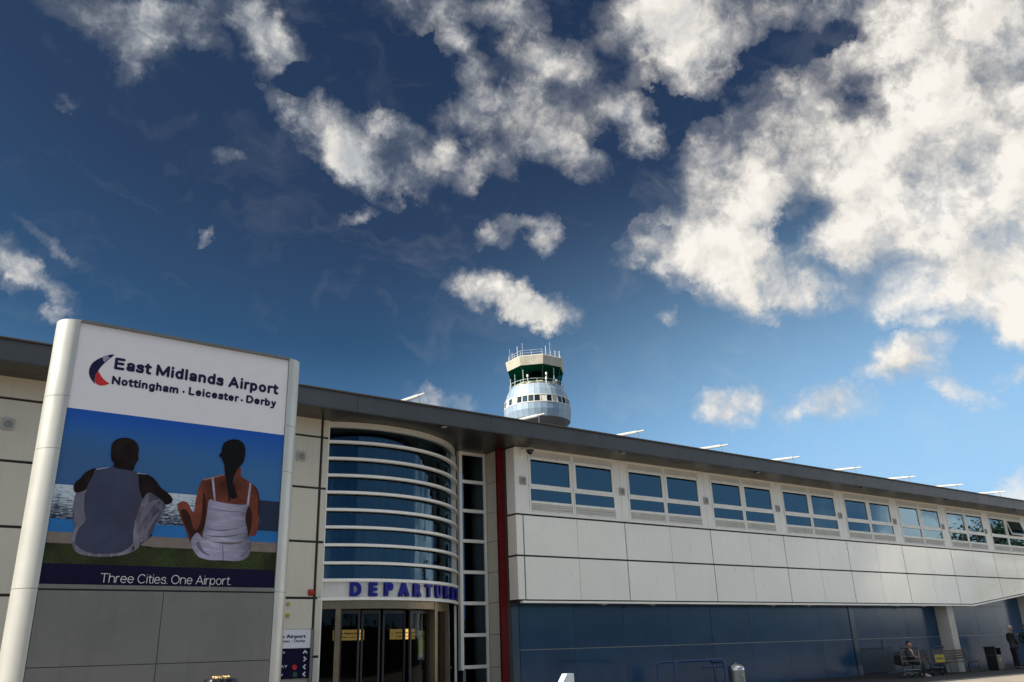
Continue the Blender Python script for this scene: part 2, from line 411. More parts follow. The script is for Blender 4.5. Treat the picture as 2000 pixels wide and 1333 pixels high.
mat('curtain_print', (.12, .15, .17), .85, var=.25, scale=1.2, streak=.9)
_m = MAT['curtain_print']; _N = NT(_m.node_tree); _p = _m.node_tree.nodes['Principled BSDF']
_P = _N.n('ShaderNodeNewGeometry').outputs['Position']
_s = _N.noise(_N.v('MULTIPLY', _P, (7, 7, .35)), 1, 4, .65, .3)[0]; _s2 = _N.noise(_N.v('MULTIPLY', _P, (3.2, 3.2, .8)), 1, 3, .5)[0]
_N.put(_p.inputs['Base Color'], _N.mix(_N.ramp(_s2, .35, .62), _N.mix(_N.ramp(_s, .42, .60), (.003, .012, .04), (.42, .47, .45)), _N.mix(_N.ramp(_s, .46, .58), (.003, .010, .03), (.34, .31, .25))))

# ------------------------------------------------------------------ ground
Q = MB(); Q.box(-900, 1400, -700, 1600, -.6, -.12); tag(Q.build('ground', 'ground'), kind='structure')
Q = MB(); Q.box(-60, 90, 15.45, 40, -.5, 0); tag(Q.build('pavement', 'asphalt'), kind='structure')
Q = MB(); Q.box(-60, 140, -26, 15.30, -.5, -.004); tag(Q.build('forecourt_paving', 'paving'), kind='structure')
Q = MB()
for i in range(150): Q.box(-60 + i, -60 + i + .992, 15.302, 15.448, -.5, .004)
tag(Q.build('kerb', 'kerbstone'), kind='structure')
Q = MB(); Q.box(-120, 200, -42, -26.1, -.5, -.116); tag(Q.build('road', 'asphalt'), kind='structure')

# ------------------------------------------------------------------ terminal building
YF = 18.89
T = empty('terminal_building', (14, 19, 0), 'long two storey airport terminal with pale cladding, upper windows and flat grey roof', 'building')
def zb(x): return 2.70 if x <= 38.63 else 2.70 + .0995 * (x - 38.63)
X1 = 57.0
# wing cladding: two rows of paired panels per 3.9 m bay
Q = MB()
def panel(x0, x1, zlo, zhi):
    """panel whose lower edge may follow the rising soffit line"""
    f = (lambda x: zlo) if zlo is not None else zb
    pts = [(x0, f(x0))]
    if zlo is None and x0 < 38.63 < x1: pts.append((38.63, zb(38.63)))
    pts += [(x1, f(x1)), (x1, zhi), (x0, zhi)]
    if f(x1) < zhi - .02 and f(x0) < zhi - .02: Q.prism(pts, (0, YF + .04, 0), (1, 0, 0), (0, 0, 1), (0, -1, 0), .04 + random.uniform(0, .0015))
xs = [(14.04, 14.225)]
for k in range(11):
    a = 14.27 + 3.9 * k
    xs += [(a, a + 1.942), (a + 1.956, a + 3.86)]
for a, b in xs:
    if zb(b) < 3.80: panel(a, b, None, 3.835)
    if zb(b) < 3.88: panel(a, b, 3.885, 4.968)
    else: panel(a, b, None, 4.968)
# return of the wing beside the red fin
for z0, z1 in ((2.70, 3.835), (3.885, 4.968)): Q.box(14.0, 14.04, YF + .002, 19.30, z0, z1)
Q.build('cladding_panel', 'cladding', T)
Q = MB(); Q.box(14.0, 14.04, YF + .002, 19.30, 5.02, 6.90); Q.box(14.041, 14.20, YF, YF + .03, 5.02, 6.92)
Q.build('corner_panel', 'window_white', T)
Q = MB()
Q.prism([(14.03, 2.668), (38.63, 2.668), (X1, zb(X1) - .032), (X1, 5.03), (14.03, 5.03)], (0, YF + .10, 0), (1, 0, 0), (0, 0, 1), (0, -1, 0), .055)
Q.build('joint_backing', 'joint', T)
# white bottom trim
Q = MB()
def trim(xa, xb):
    Q.prism([(xa, zb(xa) - .095), (xb, zb(xb) - .095), (xb, zb(xb) - .038), (xa, zb(xa) - .038)], (0, YF + .10, 0), (1, 0, 0), (0, 0, 1), (0, -1, 0), .125)
trim(14.12, 38.63); trim(38.632, X1)
Q.build('bottom_trim', 'window_white', T)
# underside of the upper storey
Q = MB(); Q.prism([(14.04, 2.625), (38.63, 2.625), (X1, zb(X1) - .075), (X1, zb(X1) + .03), (38.63, 2.70), (14.04, 2.70)], (0, YF + .101, 0), (1, 0, 0), (0, 0, 1), (0, 1, 0), .62)
Q.build('overhang_soffit', 'soffit', T)
# blue ground floor wall
Q = MB(); YB = 19.6
for (z0, z1) in ((.12, 1.395), (1.425, 2.63)):
    Q.box(14.04, 14.50, YB, YB + .04, z0, z1)
    for k in range(24):
        a = 14.52 + 1.97 * k
        g = .018 if k % 4 == 3 else .007
        if k in (8,) and z0 < 1:
            continue
        Q.box(a, a + 1.97 - g, YB + random.uniform(0, .003), YB + .04, z0, z1)
Q.box(30.62, 32.20, YB, YB + .04, 1.085, 1.395); Q.box(38, X1 + 5, YB + .01, YB + .04, 2.64, 5)
Q.build('blue_cladding', 'blue_panel', T)
Q = MB(); Q.box(14.24, 14.48, YB - .012, YB - .001, .12, 2.62); Q.box(30.30, 30.62, YB - .02, YB - .004, .12, 2.62); Q.each('pilaster', 'blue_panel_pale', T)
Q = MB(); Q.box(14.04, X1 + 5, YB + .03, YB + .2, 0, 2.7); Q.build('wall_backing', 'joint', T)
Q = MB(); Q.box(14.04, X1 + 5, YB - .004, YB + .03, 1.398, 1.42); Q.build('dado_strip', 'pale_strip', T)
Q = MB(); Q.box(14.04, X1 + 5, YB - .02, YB + .03, 0, .115); Q.build('wall_plinth', 'plinth', T)
Q = MB()
for i in range(9): Q.prism([(0, 0), (.03, 0), (.012, .085)], (30.66, YB - .012, .20 + i * .09), (0, 1, 0), (0, 0, 1), (1, 0, 0), 2.2)
Q.box(30.62, 32.9, YB + .012, YB + .03, .15, 1.05); Q.box(30.62, 32.9, YB - .016, YB + .012, 1.04, 1.08)
Q.build('vent_panel', 'blue_vent', T)
# concrete columns
for X in (36.64, 44.42, 52.2):
    Q = MB(); Q.box(X, X + .50, 19.05, YB - .005, 0, zb(X) - .076, .018)
    Q.build('column', 'concrete', T)
# upper window wall
Q = MB()
for k in range(11):
    X0 = 14.26 + 3.9 * k
    Q.box(X0 - .06 if k else 14.201, X0 + .235, YF + .001, YF + .05, 5.085, 6.94)
    Q.box(X0 + 3.60, X0 + 3.83, YF + .001, YF + .05, 5.085, 6.94)
Q.box(14.201, X1, YF - .016, YF + .05, 5.02, 5.08)
Q.build('window_pier', 'window_white', T)
Q = MB(); Q.box(14.05, X1, YF + .30, YF + .36, 4.9, 6.94); Q.build('upper_backing', 'interior', T)
def window_unit(x0, x1, pu, pl, i, tilt=False):
    """white frame with a fixed louvre above, a large pane, a low pane and louvres below"""
    fy0, fy1 = YF - .012, YF + .05
    Q = MB()
    zs = [(5.085, 5.115), (5.335, 5.405), (5.745, 5.885), (6.605, 6.69), (6.865, 6.93)]
    for a, b in zs: Q.box(x0, x1, fy0, fy1, a, b)
    Q.box(x0, x0 + .05, fy0 + .001, fy1, 5.115, 6.865); Q.box(x1 - .045, x1, fy0 + .001, fy1, 5.115, 6.865)
    # sash round the large pane
    Q.box(x0 + .05, pu[0], fy0 - .008, fy1, 5.885, 6.605); Q.box(pu[1], x1 - .045, fy0 - .008, fy1, 5.885, 6.605)
    if pl[0] > x0 + .05: Q.box(x0 + .05, pl[0], fy0 + .002, fy1, 5.405, 5.745)
    if pl[1] < x1 - .045: Q.box(pl[1], x1 - .045, fy0 + .002, fy1, 5.405, 5.745)
    S = Q; Q.cur = 1
    for z in (5.10, 5.37, 5.815, 6.655):
        for j in range(4):
            xx = x0 + .08 + j * (x1 - x0 - .16) / 3
            S.box(xx - .014, xx + .014, fy0 - .006, fy0 + .01, z - .006, z + .006)
    F = Q.build('window', ['window_white', 'screw'], T)
    L = MB()
    for j in range(3): L.prism([(.028, 0), (.002, 0), (.028, .07)], (x0 + .05, YF, 5.118 + j * .073), (0, 1, 0), (0, 0, 1), (1, 0, 0), x1 - x0 - .095)
    L.build('louvre', 'louvre', F)
    L = MB(); L.box(x0 + .05, x1 - .045, YF + .012, YF + .03, 6.69, 6.865); L.build('head_panel', 'louvre', F)
    P = MB(); P.box(pl[0], pl[1], YF + .022, YF + .034, 5.405, 5.745)
    P.build('pane', 'window_glass', F)
    if not tilt:
        P = MB(); P.box(pu[0], pu[1], YF + .014, YF + .026, 5.885, 6.605); P.build('pane', 'window_glass', F)
    else:       # top-hung casement pushed open at the bottom
        s = Vector((0, -math.sin(R(13)), -math.cos(R(13)))); n = Vector((0, -math.cos(R(13)), math.sin(R(13))))
        P = MB(); P.prism([(.04, .04), (pu[1] - pu[0] - .04, .04), (pu[1] - pu[0] - .04, .68), (.04, .68)], (pu[0], YF, 6.605), (1, 0, 0), s, n, .01); P.build('pane', 'window_glass', F)
        P = MB(); w = pu[1] - pu[0]
        for a, b, c, d in ((0, .04, 0, .72), (w - .04, w, 0, .72), (.04, w - .04, 0, .04), (.04, w - .04, .68, .72)):
            P.prism([(a, c), (b, c), (b, d), (a, d)], (pu[0], YF + .01, 6.605), (1, 0, 0), s, n, .035)
        P.build('casement', 'window_white', F)
    # curtain seen dimly behind
    if i in (1, 3, 6, 9):
        cu = MB(); n = 14; xa, xb = (x0 + (.8 if i in (1,) else .7), x1 - .1)
        pts = [(xa + (xb - xa) * j / n, YF + .16 + (.025 if j % 2 else 0)) for j in range(n + 1)]
        for j in range(n): cu.add([(pts[j][0], pts[j][1], 5.3), (pts[j + 1][0], pts[j + 1][1], 5.3), (pts[j + 1][0], pts[j + 1][1], 6.65), (pts[j][0], pts[j][1], 6.65)], [(0, 1, 2, 3)])
        cu.build('curtain', 'curtain', F)
    return F
for k in range(10):
    X0 = 14.26 + 3.9 * k
    window_unit(X0 + .24, X0 + 1.885, (X0 + .31, X0 + 1.775), (X0 + .255, X0 + 1.815), 2 * k)
    window_unit(X0 + 1.90, X0 + 3.59, (X0 + 2.02, X0 + 3.48), (X0 + 1.95, X0 + 3.53), 2 * k + 1, tilt=(k == 7))
# left wall cladding
Q = MB(); rows = [.16, 1.41, 2.68, 3.95, 5.22, 6.48, 6.93]
zz = [.0] + rows
for j in range(len(rows)):
    lo = (rows[j - 1] + .028) if j else .0; hi = rows[j] - (.028 if j < 6 else 0)
    xx = [-20.0 + 3.9 * i for i in range(0, 8)]
    edges = [8.09 - 3.9 * i for i in range(8)][::-1]
    for a, b in zip(edges[:-1], edges[1:]): Q.box(a + .012, b - (0 if b > 8 else .012), YF, YF + .05, lo, hi)
    Q.box(8.165, 8.30, YF + .002, YF + .05, lo, hi)
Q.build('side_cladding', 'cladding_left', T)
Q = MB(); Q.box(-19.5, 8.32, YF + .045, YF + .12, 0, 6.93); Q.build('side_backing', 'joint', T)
# roof
Q = MB()
for i in range(20):
    a = 12.4 - 3.9 * 8 + 3.9 * i
    Q.box(a, a + 3.892, 17.72, 17.78, 6.885, 7.31)
Q.build('fascia', 'fascia', T)
Q = MB(); Q.box(-18.8, X1 + 1.0, 17.69, 17.83, 7.312, 7.345); Q.tube([(-18.8, 17.70, 7.335), (X1 + 1.0, 17.70, 7.335)], .028, 8)
Q.box(-18.8, X1 + 1.0, 17.708, 17.72, 6.88, 6.90); Q.build('roof_edge', 'lip', T)
Q = MB()
for i in range(20):
    a = 12.4 - 3.9 * 8 + 3.9 * i
    Q.box(a, a + 3.888, 17.785, 19.28, 6.93, 6.97); Q.box(a, a + 3.888, 19.288, 22.6, 6.932, 6.97)
Q.build('soffit', 'soffit', T)
Q = MB(); Q.add([(-18.8, 17.83, 7.30), (X1 + 1, 17.83, 7.30), (X1 + 1, 34, 7.9), (-18.8, 34, 7.9), (-18.8, 17.83, 6.98), (X1 + 1, 17.83, 6.98), (X1 + 1, 34, 6.98), (-18.8, 34, 6.98)],
  [(0, 1, 2, 3), (4, 7, 6, 5), (0, 4, 5, 1), (1, 5, 6, 2), (2, 6, 7, 3), (3, 7, 4, 0)]); Q.build('roof', 'roofing', T)
# rear and end walls close the building
Q = MB(); Q.box(-19.4, X1, 33.6, 33.9, 0, 6.98); Q.box(-19.5, -19.2, 19.02, 33.6, 0, 6.98); Q.box(X1, X1 + .2, 19.3, 33.6, 0, 6.98)
Q.build('rear_wall', 'cladding_left', T)
# recess between drum and wing: grey side wall, glazed strip
Q = MB(); zs = [0, 1.0, 1.835, 2.67, 3.50, 4.345, 5.17, 6.03, 6.93]
for a, b in zip(zs[:-1], zs[1:]): Q.box(13.90, 13.98, 19.42, 20.26, a + (.008 if a else 0), b - (.008 if b < 6.9 else 0))
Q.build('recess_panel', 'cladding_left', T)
Q = MB(); Q.box(13.93, 14.03, 19.31, 20.3, 0, 6.93); Q.build('recess_backing', 'joint', T)
Q = MB(); zs = [1.026, 1.838, 2.671, 3.505, 4.362, 5.212, 6.054, 6.885]
for z in zs: Q.box(13.03, 13.87, 20.155, 20.27, z - .045, z + .045)
Q.box(12.93, 13.03, 20.14, 20.27, .95, 6.93); Q.box(13.80, 13.87, 20.157, 20.27, 0, 6.93)
Fm = Q.build('stair_window', 'window_white', T)
P = MB(); P.box(13.03, 13.80, 20.21, 20.222, 0, 6.88); P.build('pane', 'window_glass', Fm)
P = MB(); n = 12
pts = [(13.36 + .42 * j / n, 20.40 + (.04 if j % 2 else 0)) for j in range(n + 1)]
for j in range(n): P.add([(pts[j][0], pts[j][1], 0), (pts[j + 1][0], pts[j + 1][1], 0), (pts[j + 1][0], pts[j + 1][1], 6.0), (pts[j][0], pts[j][1], 6.0)], [(0, 1, 2, 3)])
P.build('curtain', 'curtain', Fm)
Q = MB(); Q.box(13.70, 13.998, 19.315, 19.40, 0, 6.925); Q.build('red_fin', 'red_fin', T)
# interior
Q = MB(); Q.box(-5, 14.0, 28.5, 28.7, 0, 6.95); Q.box(13.87, 13.93, 20.28, 28.5, 0, 6.9); Q.box(6.0, 6.1, 19.1, 28.5, 0, 6.9)
Q.box(13.2, 13.86, 20.9, 21.0, 0, 6.9)
Q.build('interior_wall', 'interior', T)
Q = MB(); Q.box(6.1, 13.86, 22.3, 28.5, 2.75, 2.95); Q.build('upper_floor', 'interior', T)

# ---- the curved glass drum over the entrance
CD, RD = (9.852, 22.19), 3.583
D = MB(); D.arc(CD, RD - .10, RD + .005, 6.79, 6.925, -27.5, 63)
Dr = D.build('drum_head', 'band_white', T)
Q = MB()
for i in range(8):
    z = 6.405 - .4185 * i
    Q.arc(CD, RD - .05, RD + .055, z - .032, z + .032, -27.0, 62, 64)
Q.each('louvre_bar', 'window_white', T)
Q = MB(); Q.arc(CD, RD - .02, RD + .06, 3.045, 3.115, -27.6, 62, 64); Q.arc(CD, RD - .02, RD + .06, 2.625, 2.695, -28.0, 62, 64); Q.each('band_rail', 'window_white', T)
Q = MB(); Q.arc(CD, RD - .05, RD + .0, 2.69, 3.05, -27.0, 62, 64); Q.build('sign_band', 'band_white', T)
Q = MB()
for a in (-26.6, 59.5): Q.arc(CD, RD - .12, RD + .02, 3.11, 6.79, a - 1.1, a + 1.1, 3)
Q.box(8.305, 8.335, 18.91, 19.1, 0, 6.93)
Q.each('drum_post', 'window_white', T)
Q = MB(); Q.arc(CD, RD - .13, RD - .115, 3.06, 6.79, -26.8, 62, 64); Q.build('drum_glazing', 'drum_glass', T)
Q = MB()
for a in (-11.6, 19, 38, 50): Q.arc(CD, RD - .22, RD - .135, 3.06, 6.79, a - .55, a + .55, 2)
for z in (6.405 - .4185 * i for i in range(8)): Q.arc(CD, RD - .20, RD - .135, z - .02, z + .02, -27, 62, 48)
Q.each('mullion', 'dark_metal', T)
Q = MB(); n = 210; cr = []
for j in range(n + 1):
    a = -23 + 52 * j / n; rr = RD - .62 + .035 * math.sin(j * 1.9) + .02 * math.sin(j * .83)
    cr.append((CD[0] + rr * math.sin(R(a)), CD[1] - rr * math.cos(R(a))))
def top(j): a = -23 + 52 * j / n; return 6.42 + .32 * math.cos(R((a - 3) * 3.3))  # arched top edge imitates the roof edge's reflection in the drum glass
for j in range(n):
    Q.add([(*cr[j], 3.1), (*cr[j + 1], 3.1), (*cr[j + 1], top(j + 1)), (*cr[j], top(j))], [(0, 1, 2, 3)])
Q.build('drum_curtain', 'curtain_print', T)
Q = MB(); Q.arc(CD, RD - 1.5, RD - .15, 2.70, 2.76, -27, 62, 48); Q.build('drum_floor', 'interior', T)
# entrance doors under the drum
Q = MB(); Q.arc(CD, RD - .25, RD - .03, 2.44, 2.62, -27.2, 28.5, 40); Q.arc(CD, RD - .45, RD - .06, 2.40, 2.62, 28.6, 42, 10)
Q.each('door_header', 'bronze', T)
Q = MB()
for a, w, r0 in ((-18.8, 1.0, .16), (27.2, 1.0, .16), (35.9, .5, .20), (37.9, .9, .16)): Q.arc(CD, RD - r0 - .08, RD - .02, 0, 2.6 if abs(a) < 30 else 2.44, a - w, a + w, 3)
Q.arc(CD, RD - .2, RD - .1, 1.02, 1.06, 39, 50, 8)
Q.each('door_post', 'bronze', T)
for a0, a1 in ((-17.6, -9.6), (-8.4, .0), (1.3, 13), (14, 25.8)):
    Q = MB(); yy = .34 if a0 in (-8.4, 1.3) else .24
    Q.arc(CD, RD - yy, RD - yy + .012, .12, 2.34, a0 + .8, a1 - .8, 8)
    dr = MB()
    for e in (a0 + .4, a1 - .4): dr.arc(CD, RD - yy - .03, RD - yy + .03, .02, 2.42, e - .42, e + .42, 2)
    dr.arc(CD, RD - yy - .03, RD - yy + .03, .02, .12, a0 + .8, a1 - .8, 6); dr.arc(CD, RD - yy - .03, RD - yy + .03, 2.34, 2.42, a0 + .8, a1 - .8, 6)
    do = dr.build('door', 'dark_metal', T); Q.build('pane', 'door_glass', do)
Q = MB(); Q.arc(CD, RD - .17, RD - .158, .02, 2.44, -27, -19.9, 6); Q.arc(CD, RD - .17, RD - .158, .02, 2.44, 28.4, 35.2, 6); Q.arc(CD, RD - .17, RD - .158, .02, 2.44, 39, 60, 12)
Q.each('side_glazing', 'door_glass', T)
Q = MB(); 
for a in (29.6, 31.8, 33.6): Q.tube([(CD[0] + (RD - .7) * math.sin(R(a)), CD[1] - (RD - .7) * math.cos(R(a)), 0), (CD[0] + (RD - .7) * math.sin(R(a)), CD[1] - (RD - .7) * math.cos(R(a)), 2.4)], .028, 8)
Q.each('door_pole', 'steel_dull', T)
Q = MB(); Q.arc(CD, RD - .06, RD - .0, 0, 2.62, 58, 61, 4); Q.build('door_jamb', 'window_white', T)

# ------------------------------------------------------------------ lettering
def glyphs(text, bold=0., extrude=0., spacing=1.):
    cu = bpy.data.curves.new('t', 'FONT'); cu.body = text; cu.size = 1; cu.offset = bold; cu.extrude = extrude; cu.space_character = spacing
    cu.resolution_u = 6
    o = bpy.data.objects.new('t', cu); COL.objects.link(o)
    me = bpy.data.meshes.new_from_object(o.evaluated_get(bpy.context.evaluated_depsgraph_get()))
    bpy.data.objects.remove(o); return me
def text(Q, s, O, U, V, N, w, cap, bold=0., depth=.002, spacing=1.):
    """writes s with its baseline starting at O, total width w, capital height cap"""
    O, U, V, N = Vector(O), Vector(U), Vector(V), Vector(N)
    off = 0; me = glyphs(s, off, 1., spacing); e = glyphs('E', off, 1.)
    x0 = min(v.co.x for v in me.vertices); x1 = max(v.co.x for v in me.vertices); ch = max(v.co.y for v in e.vertices)
    ex = max(0, bold - off) * 2; sx = w / (x1 - x0 + 2 * ex); sy = cap / (ch + ex)
    sh = [(0, 0)] if ex <= 0 else [(0, 0), (ex, 0), (2 * ex, 0), (0, ex), (ex, ex), (2 * ex, ex)]
    for k, (dx, dy) in enumerate(sh):
        Q.add([O + U * ((v.co.x - x0 + dx) * sx) + V * ((v.co.y + dy) * sy) + N * ((v.co.z + 1) * .5 * (depth + k * .00015)) for v in me.vertices], [list(p.vertices) for p in me.polygons])
    bpy.data.meshes.remove(me); bpy.data.meshes.remove(e)
def strokes(ch, h):
    """centre lines of rounded grotesque letters; h is half the stroke width, capitals are 1 high"""
    T, B, X = 1 - h, h, .74 - h
    def arc(cx, cy, rx, ry, a, b, n=14): return [(cx + rx * math.cos(R(a + (b - a) * i / n)), cy + ry * math.sin(R(a + (b - a) * i / n))) for i in range(n + 1)]
    w = .56; cy = .37; ry = .37 - h; bowl = lambda cx, rx: arc(cx, cy, rx, ry, 0, 360, 24)
    rx = .28 - h
    G = {
     'E': (.64, [[(h, T), (h, B)], [(h, T), (.64 - h, T)], [(h, .52), (.60 - h, .52)], [(h, B), (.64 - h, B)]]),
     'T': (.66, [[(h, T), (.66 - h, T)], [(.33, T), (.33, B)]]),
     'M': (.86, [[(h, B), (h, T)], [(h, T), (.43, B + .06)], [(.43, B + .06), (.86 - h, T)], [(.86 - h, T), (.86 - h, B)]]),
     'A': (.74, [[(h, B), (.37, T)], [(.37, T), (.74 - h, B)], [(.18, .33), (.56, .33)]]),
     'N': (.72, [[(h, B), (h, T)], [(h, T), (.72 - h, B)], [(.72 - h, B), (.72 - h, T)]]),
     'L': (.56, [[(h, T), (h, B)], [(h, B), (.56 - h, B)]]),
     'D': (.72, [[(h, B), (h, T)], [(h, T), (.32, T)] + arc(.32, .5, .40 - h, .5 - h, 88, -88) + [(.32, B), (h, B)]]),
     'C': (.74, [arc(.38, .5, .38 - h, .5 - h, 42, 318, 24)]),
     'O': (.78, [arc(.39, .5, .39 - h, .5 - h, 0, 360, 28)]),
     'o': (w, [bowl(.28, rx)]), 'd': (.55, [bowl(.27, .27 - h), [(.55 - h, B), (.55 - h, T)]]), 'b': (.55, [bowl(.28, .27 - h), [(h, B), (h, T)]]),
     'p': (.55, [bowl(.28, .27 - h), [(h, X), (h, -.24 + h)]]), 'l': (2 * h, [[(h, B), (h, T)]]), 'i': (2 * h, [[(h, B), (h, X)], [(h, T - .005), (h, T + .005)]]),
     'a': (.53, [arc(.25, .225, .25 - h, .225 - h, 0, 360, 20), arc(.27, .50, .26 - h, .24 - h, 165, 0) + [(.53 - h, B)]]),
     's': (.47, [smooth_open([(.43 - h * .5, .55), (.34, X - .01), (.23, X), (.11, X - .05), (h + .01, .53), (.15, .43), (.30, .375), (.39, .31), (.47 - h, .20), (.37, B + .015), (.23, B), (.10, B + .03), (h * .6, .19)])]),
     't': (.34, [[(.15, .92 - h), (.15, .20), (.165, .12), (.21, B), (.31, B)], [(.03, X), (.31, X)]]),
     'n': (.53, [[(h, B), (h, X)], arc(.265, .46, .265 - h, .28 - h, 175, 0) + [(.53 - h, B)]]),
     'h': (.53, [[(h, B), (h, T)], arc(.265, .46, .265 - h, .28 - h, 175, 0) + [(.53 - h, B)]]),
     'm': (.82, [[(h, B), (h, X)], arc(.2425, .48, .2425 - h, .26 - h, 175, 0) + [(.485 - h, B)], arc(.5775, .48, .2425 - h, .26 - h, 175, 0) + [(.82 - h, B)]]),
     'r': (.34, [[(h, B), (h, X)], arc(.31, .44, .31 - h, .30 - h, 178, 92)]),
     'c': (.51, [arc(.28, cy, rx, ry, 45, 315, 20)]), 'e': (.56, [[(h, .385), (.55 - h, .385)], arc(.28, cy, rx, ry, 3, 318, 22)]),
     'g': (.55, [bowl(.27, .27 - h), [(.55 - h, X), (.55 - h, -.02)] + arc(.29, -.02, .26 - h, .22 - h, 0, -150)]),
     'y': (.52, [[(h, X), (.265, B + .02)], [(.52 - h, X), (.25, -.02), (.20, -.12), (.13, -.24 + h), (.05, -.24 + h)]]),
     '.': (2 * h, [[(h, B - .003), (h, B + .003)]]),
    }
    return G[ch]
def smooth_open(p, n=4):
    out = []
    for i in range(len(p) - 1):
        q = [Vector(p[max(0, min(len(p) - 1, i + k))]) for k in (-1, 0, 1, 2)]
        for j in range(n):
            t = j / n; out.append(tuple(.5 * ((2 * q[1]) + (q[2] - q[0]) * t + (2 * q[0] - 5 * q[1] + 4 * q[2] - q[3]) * t * t + (3 * q[1] - q[0] - 3 * q[2] + q[3]) * t ** 3)))
    return out + [p[-1]]
def rtext(Q, s, O, U, V, N, w, cap, h=.075, depth=.0015, gap=.070):
    """rounded lettering built from strokes"""
    x = 0; segs = []
    for ch in s:
        if ch == ' ': x += .26; continue
        gw, st = strokes(ch, h)
        segs += [[(x + a, b) for a, b in l] for l in st]; x += gw + gap
    sx = w / (x - gap); k = 0
    for l in segs:
        p = [Vector((a * sx, b * cap)) for a, b in l]; hh = h * (sx + cap) / 2; le, ri = [], []; closed = (p[0] - p[-1]).length < 1e-6
        for i, q in enumerate(p):
            d = (p[min(i + 1, len(p) - 1)] - p[max(i - 1, 0)])
            if closed and i in (0, len(p) - 1): d = p[1] - p[-2]
            d.normalize(); n = Vector((-d.y, d.x)); le.append(q + n * hh); ri.append(q - n * hh)
        k += 1; dz = depth + (k % 4) * .0001
        if closed:
            vs = [O + U * q.x + V * q.y + N * z for q in le[:-1] + ri[:-1] for z in (dz, 0)]; m_ = len(p) - 1
            Q.add(vs, [(2 * i, 2 * ((i + 1) % m_), 2 * (m_ + (i + 1) % m_), 2 * (m_ + i)) for i in range(m_)])
        else:
            d0 = (p[1] - p[0]).normalized(); d1 = (p[-1] - p[-2]).normalized(); cap_ = []
            for c, dd_, st_ in ((p[-1], d1, 90), (p[0], -d0, 90)):
                n = Vector((-dd_.y, dd_.x)); cap_.append([c + n * hh * math.cos(R(a)) + dd_ * hh * math.sin(R(a)) for a in (30, 60, 90, 120, 150)])
            pts = le + cap_[0] + ri[::-1] + cap_[1]
            # quads along the stroke keep curved ribbons clean
            vs = [O + U * q.x + V * q.y + N * dz for q in le + ri]; n_ = len(le)
            Q.add(vs, [(i, i + 1, n_ + i + 1, n_ + i) for i in range(n_ - 1)])
            for cp, a, b in ((cap_[0], le[-1], ri[-1]), (cap_[1], ri[0], le[0])):
                Q.add([O + U * q.x + V * q.y + N * dz for q in [a] + cp + [b]], [list(range(len(cp) + 2))])
def smooth(pts, n=5):
    """closed Catmull-Rom outline"""
    out = []; L = len(pts)
    for i in range(L):
        p0, p1, p2, p3 = (Vector(pts[(i + k) % L]) for k in (-1, 0, 1, 2))
        for j in range(n):
            t = j / n
            out.append(tuple(.5 * ((2 * p1) + (p2 - p0) * t + (2 * p0 - 5 * p1 + 4 * p2 - p3) * t * t + (3 * p1 - p0 - 3 * p2 + p3) * t ** 3)))
    return out

# DEPARTURES lettering on the drum
dp = empty('departures_sign', (10, 18.6, 2.72), 'deep blue raised letters reading DEPARTURES on the curved band over the entrance', 'sign')
for ch, a, w in zip('DEPARTURES', (-12.9, -6.1, .2, 7.0, 13.7, 20.3, 26.9, 33.6, 40.2, 46.4), (.27, .21, .23, .30, .25, .24, .26, .25, .21, .22)):
    ra = R(a); U = Vector((math.cos(ra), math.sin(ra), 0)); N = Vector((math.sin(ra), -math.cos(ra), 0))
    O = Vector((CD[0], CD[1], 2.718)) + N * (RD + .002) - U * (w / 2)
    Q = MB(); text(Q, ch, O, U, (0, 0, 1), N, w, .305, .035, .085); Q.build('letter', 'letter_blue', dp)

# ------------------------------------------------------------------ big airport sign
YS = 9.0
A = R(90 - 88.94); SU = Vector((math.cos(A), math.sin(A), 0)); SN = Vector((math.sin(A), -math.cos(A), 0)); SV = Vector((0, 0, 1))
SO = Vector((1.165, YS, 0)); SWD = 2.268; RS = .19; ZT = 4.685
def onsign(x, y):
    """where the line of sight through a point of the printed picture meets the face of the sign -> (u, z)"""
    d = CAM_F * FPX + CAM_R * (x - 1000) - CAM_U * (y - 666.5)
    t = (SO - Vector((0, 0, EYE))).dot(SN) / d.dot(SN); P = Vector((0, 0, EYE)) + d * t - SO
    return P.dot(SU), P.z
S = empty('airport_sign', (2.3, 9.2, 0), 'tall metal sign headed East Midlands Airport with a poster of two seated people', 'sign')
BK = -SN
def sbox(Q, u0, u1, z0, z1, d0, d1): Q.prism([(u0, z0), (u1, z0), (u1, z1), (u0, z1)], SO + BK * d0, SU, SV, BK, d1 - d0)
zs = [-.12, .72, 2.036, 3.35, 3.885, ZT + .02]
for side in (0, 1):
    Q = MB(); c = SO + SU * (SWD if side else 0) + BK * RS
    for z0, z1 in zip(zs[:-1], zs[1:]):
        prof = []
        for k in range(25):
            a = math.pi / 2 - math.pi * k / 24 if side else math.pi / 2 + math.pi * k / 24
            prof.append((math.cos(a) * RS, math.sin(a) * RS))
        vs = [c + SU * u - BK * v + SV * z for z in (z0 + .002, z1 - .002) for u, v in prof]
        n = len(prof)
        Q.add(vs, [(i, i + 1, n + i + 1, n + i) for i in range(n - 1)], True)
        Q.add(vs, [list(range(n))[::-1], list(range(n, 2 * n)), (n - 1, 0, n, 2 * n - 1)])
    q = Q.build('post', 'sign_post', S)
Q = MB(); sbox(Q, .0, SWD, -.1, 2.0, .03, 2 * RS - .03); sbox(Q, 0, SWD, 2.0, ZT, .02, 2 * RS - .02); Q.build('core', 'joint', S)
Q = MB(); um = 1.12
for z0, z1 in ((-.1, 1.346), (1.352, 2.02)):
    sbox(Q, .006, um - .003, z0, z1, .0, .028); sbox(Q, um + .003, SWD - .006, z0, z1, .0, .028)
Q.each('lower_panel', 'sign_metal', S)
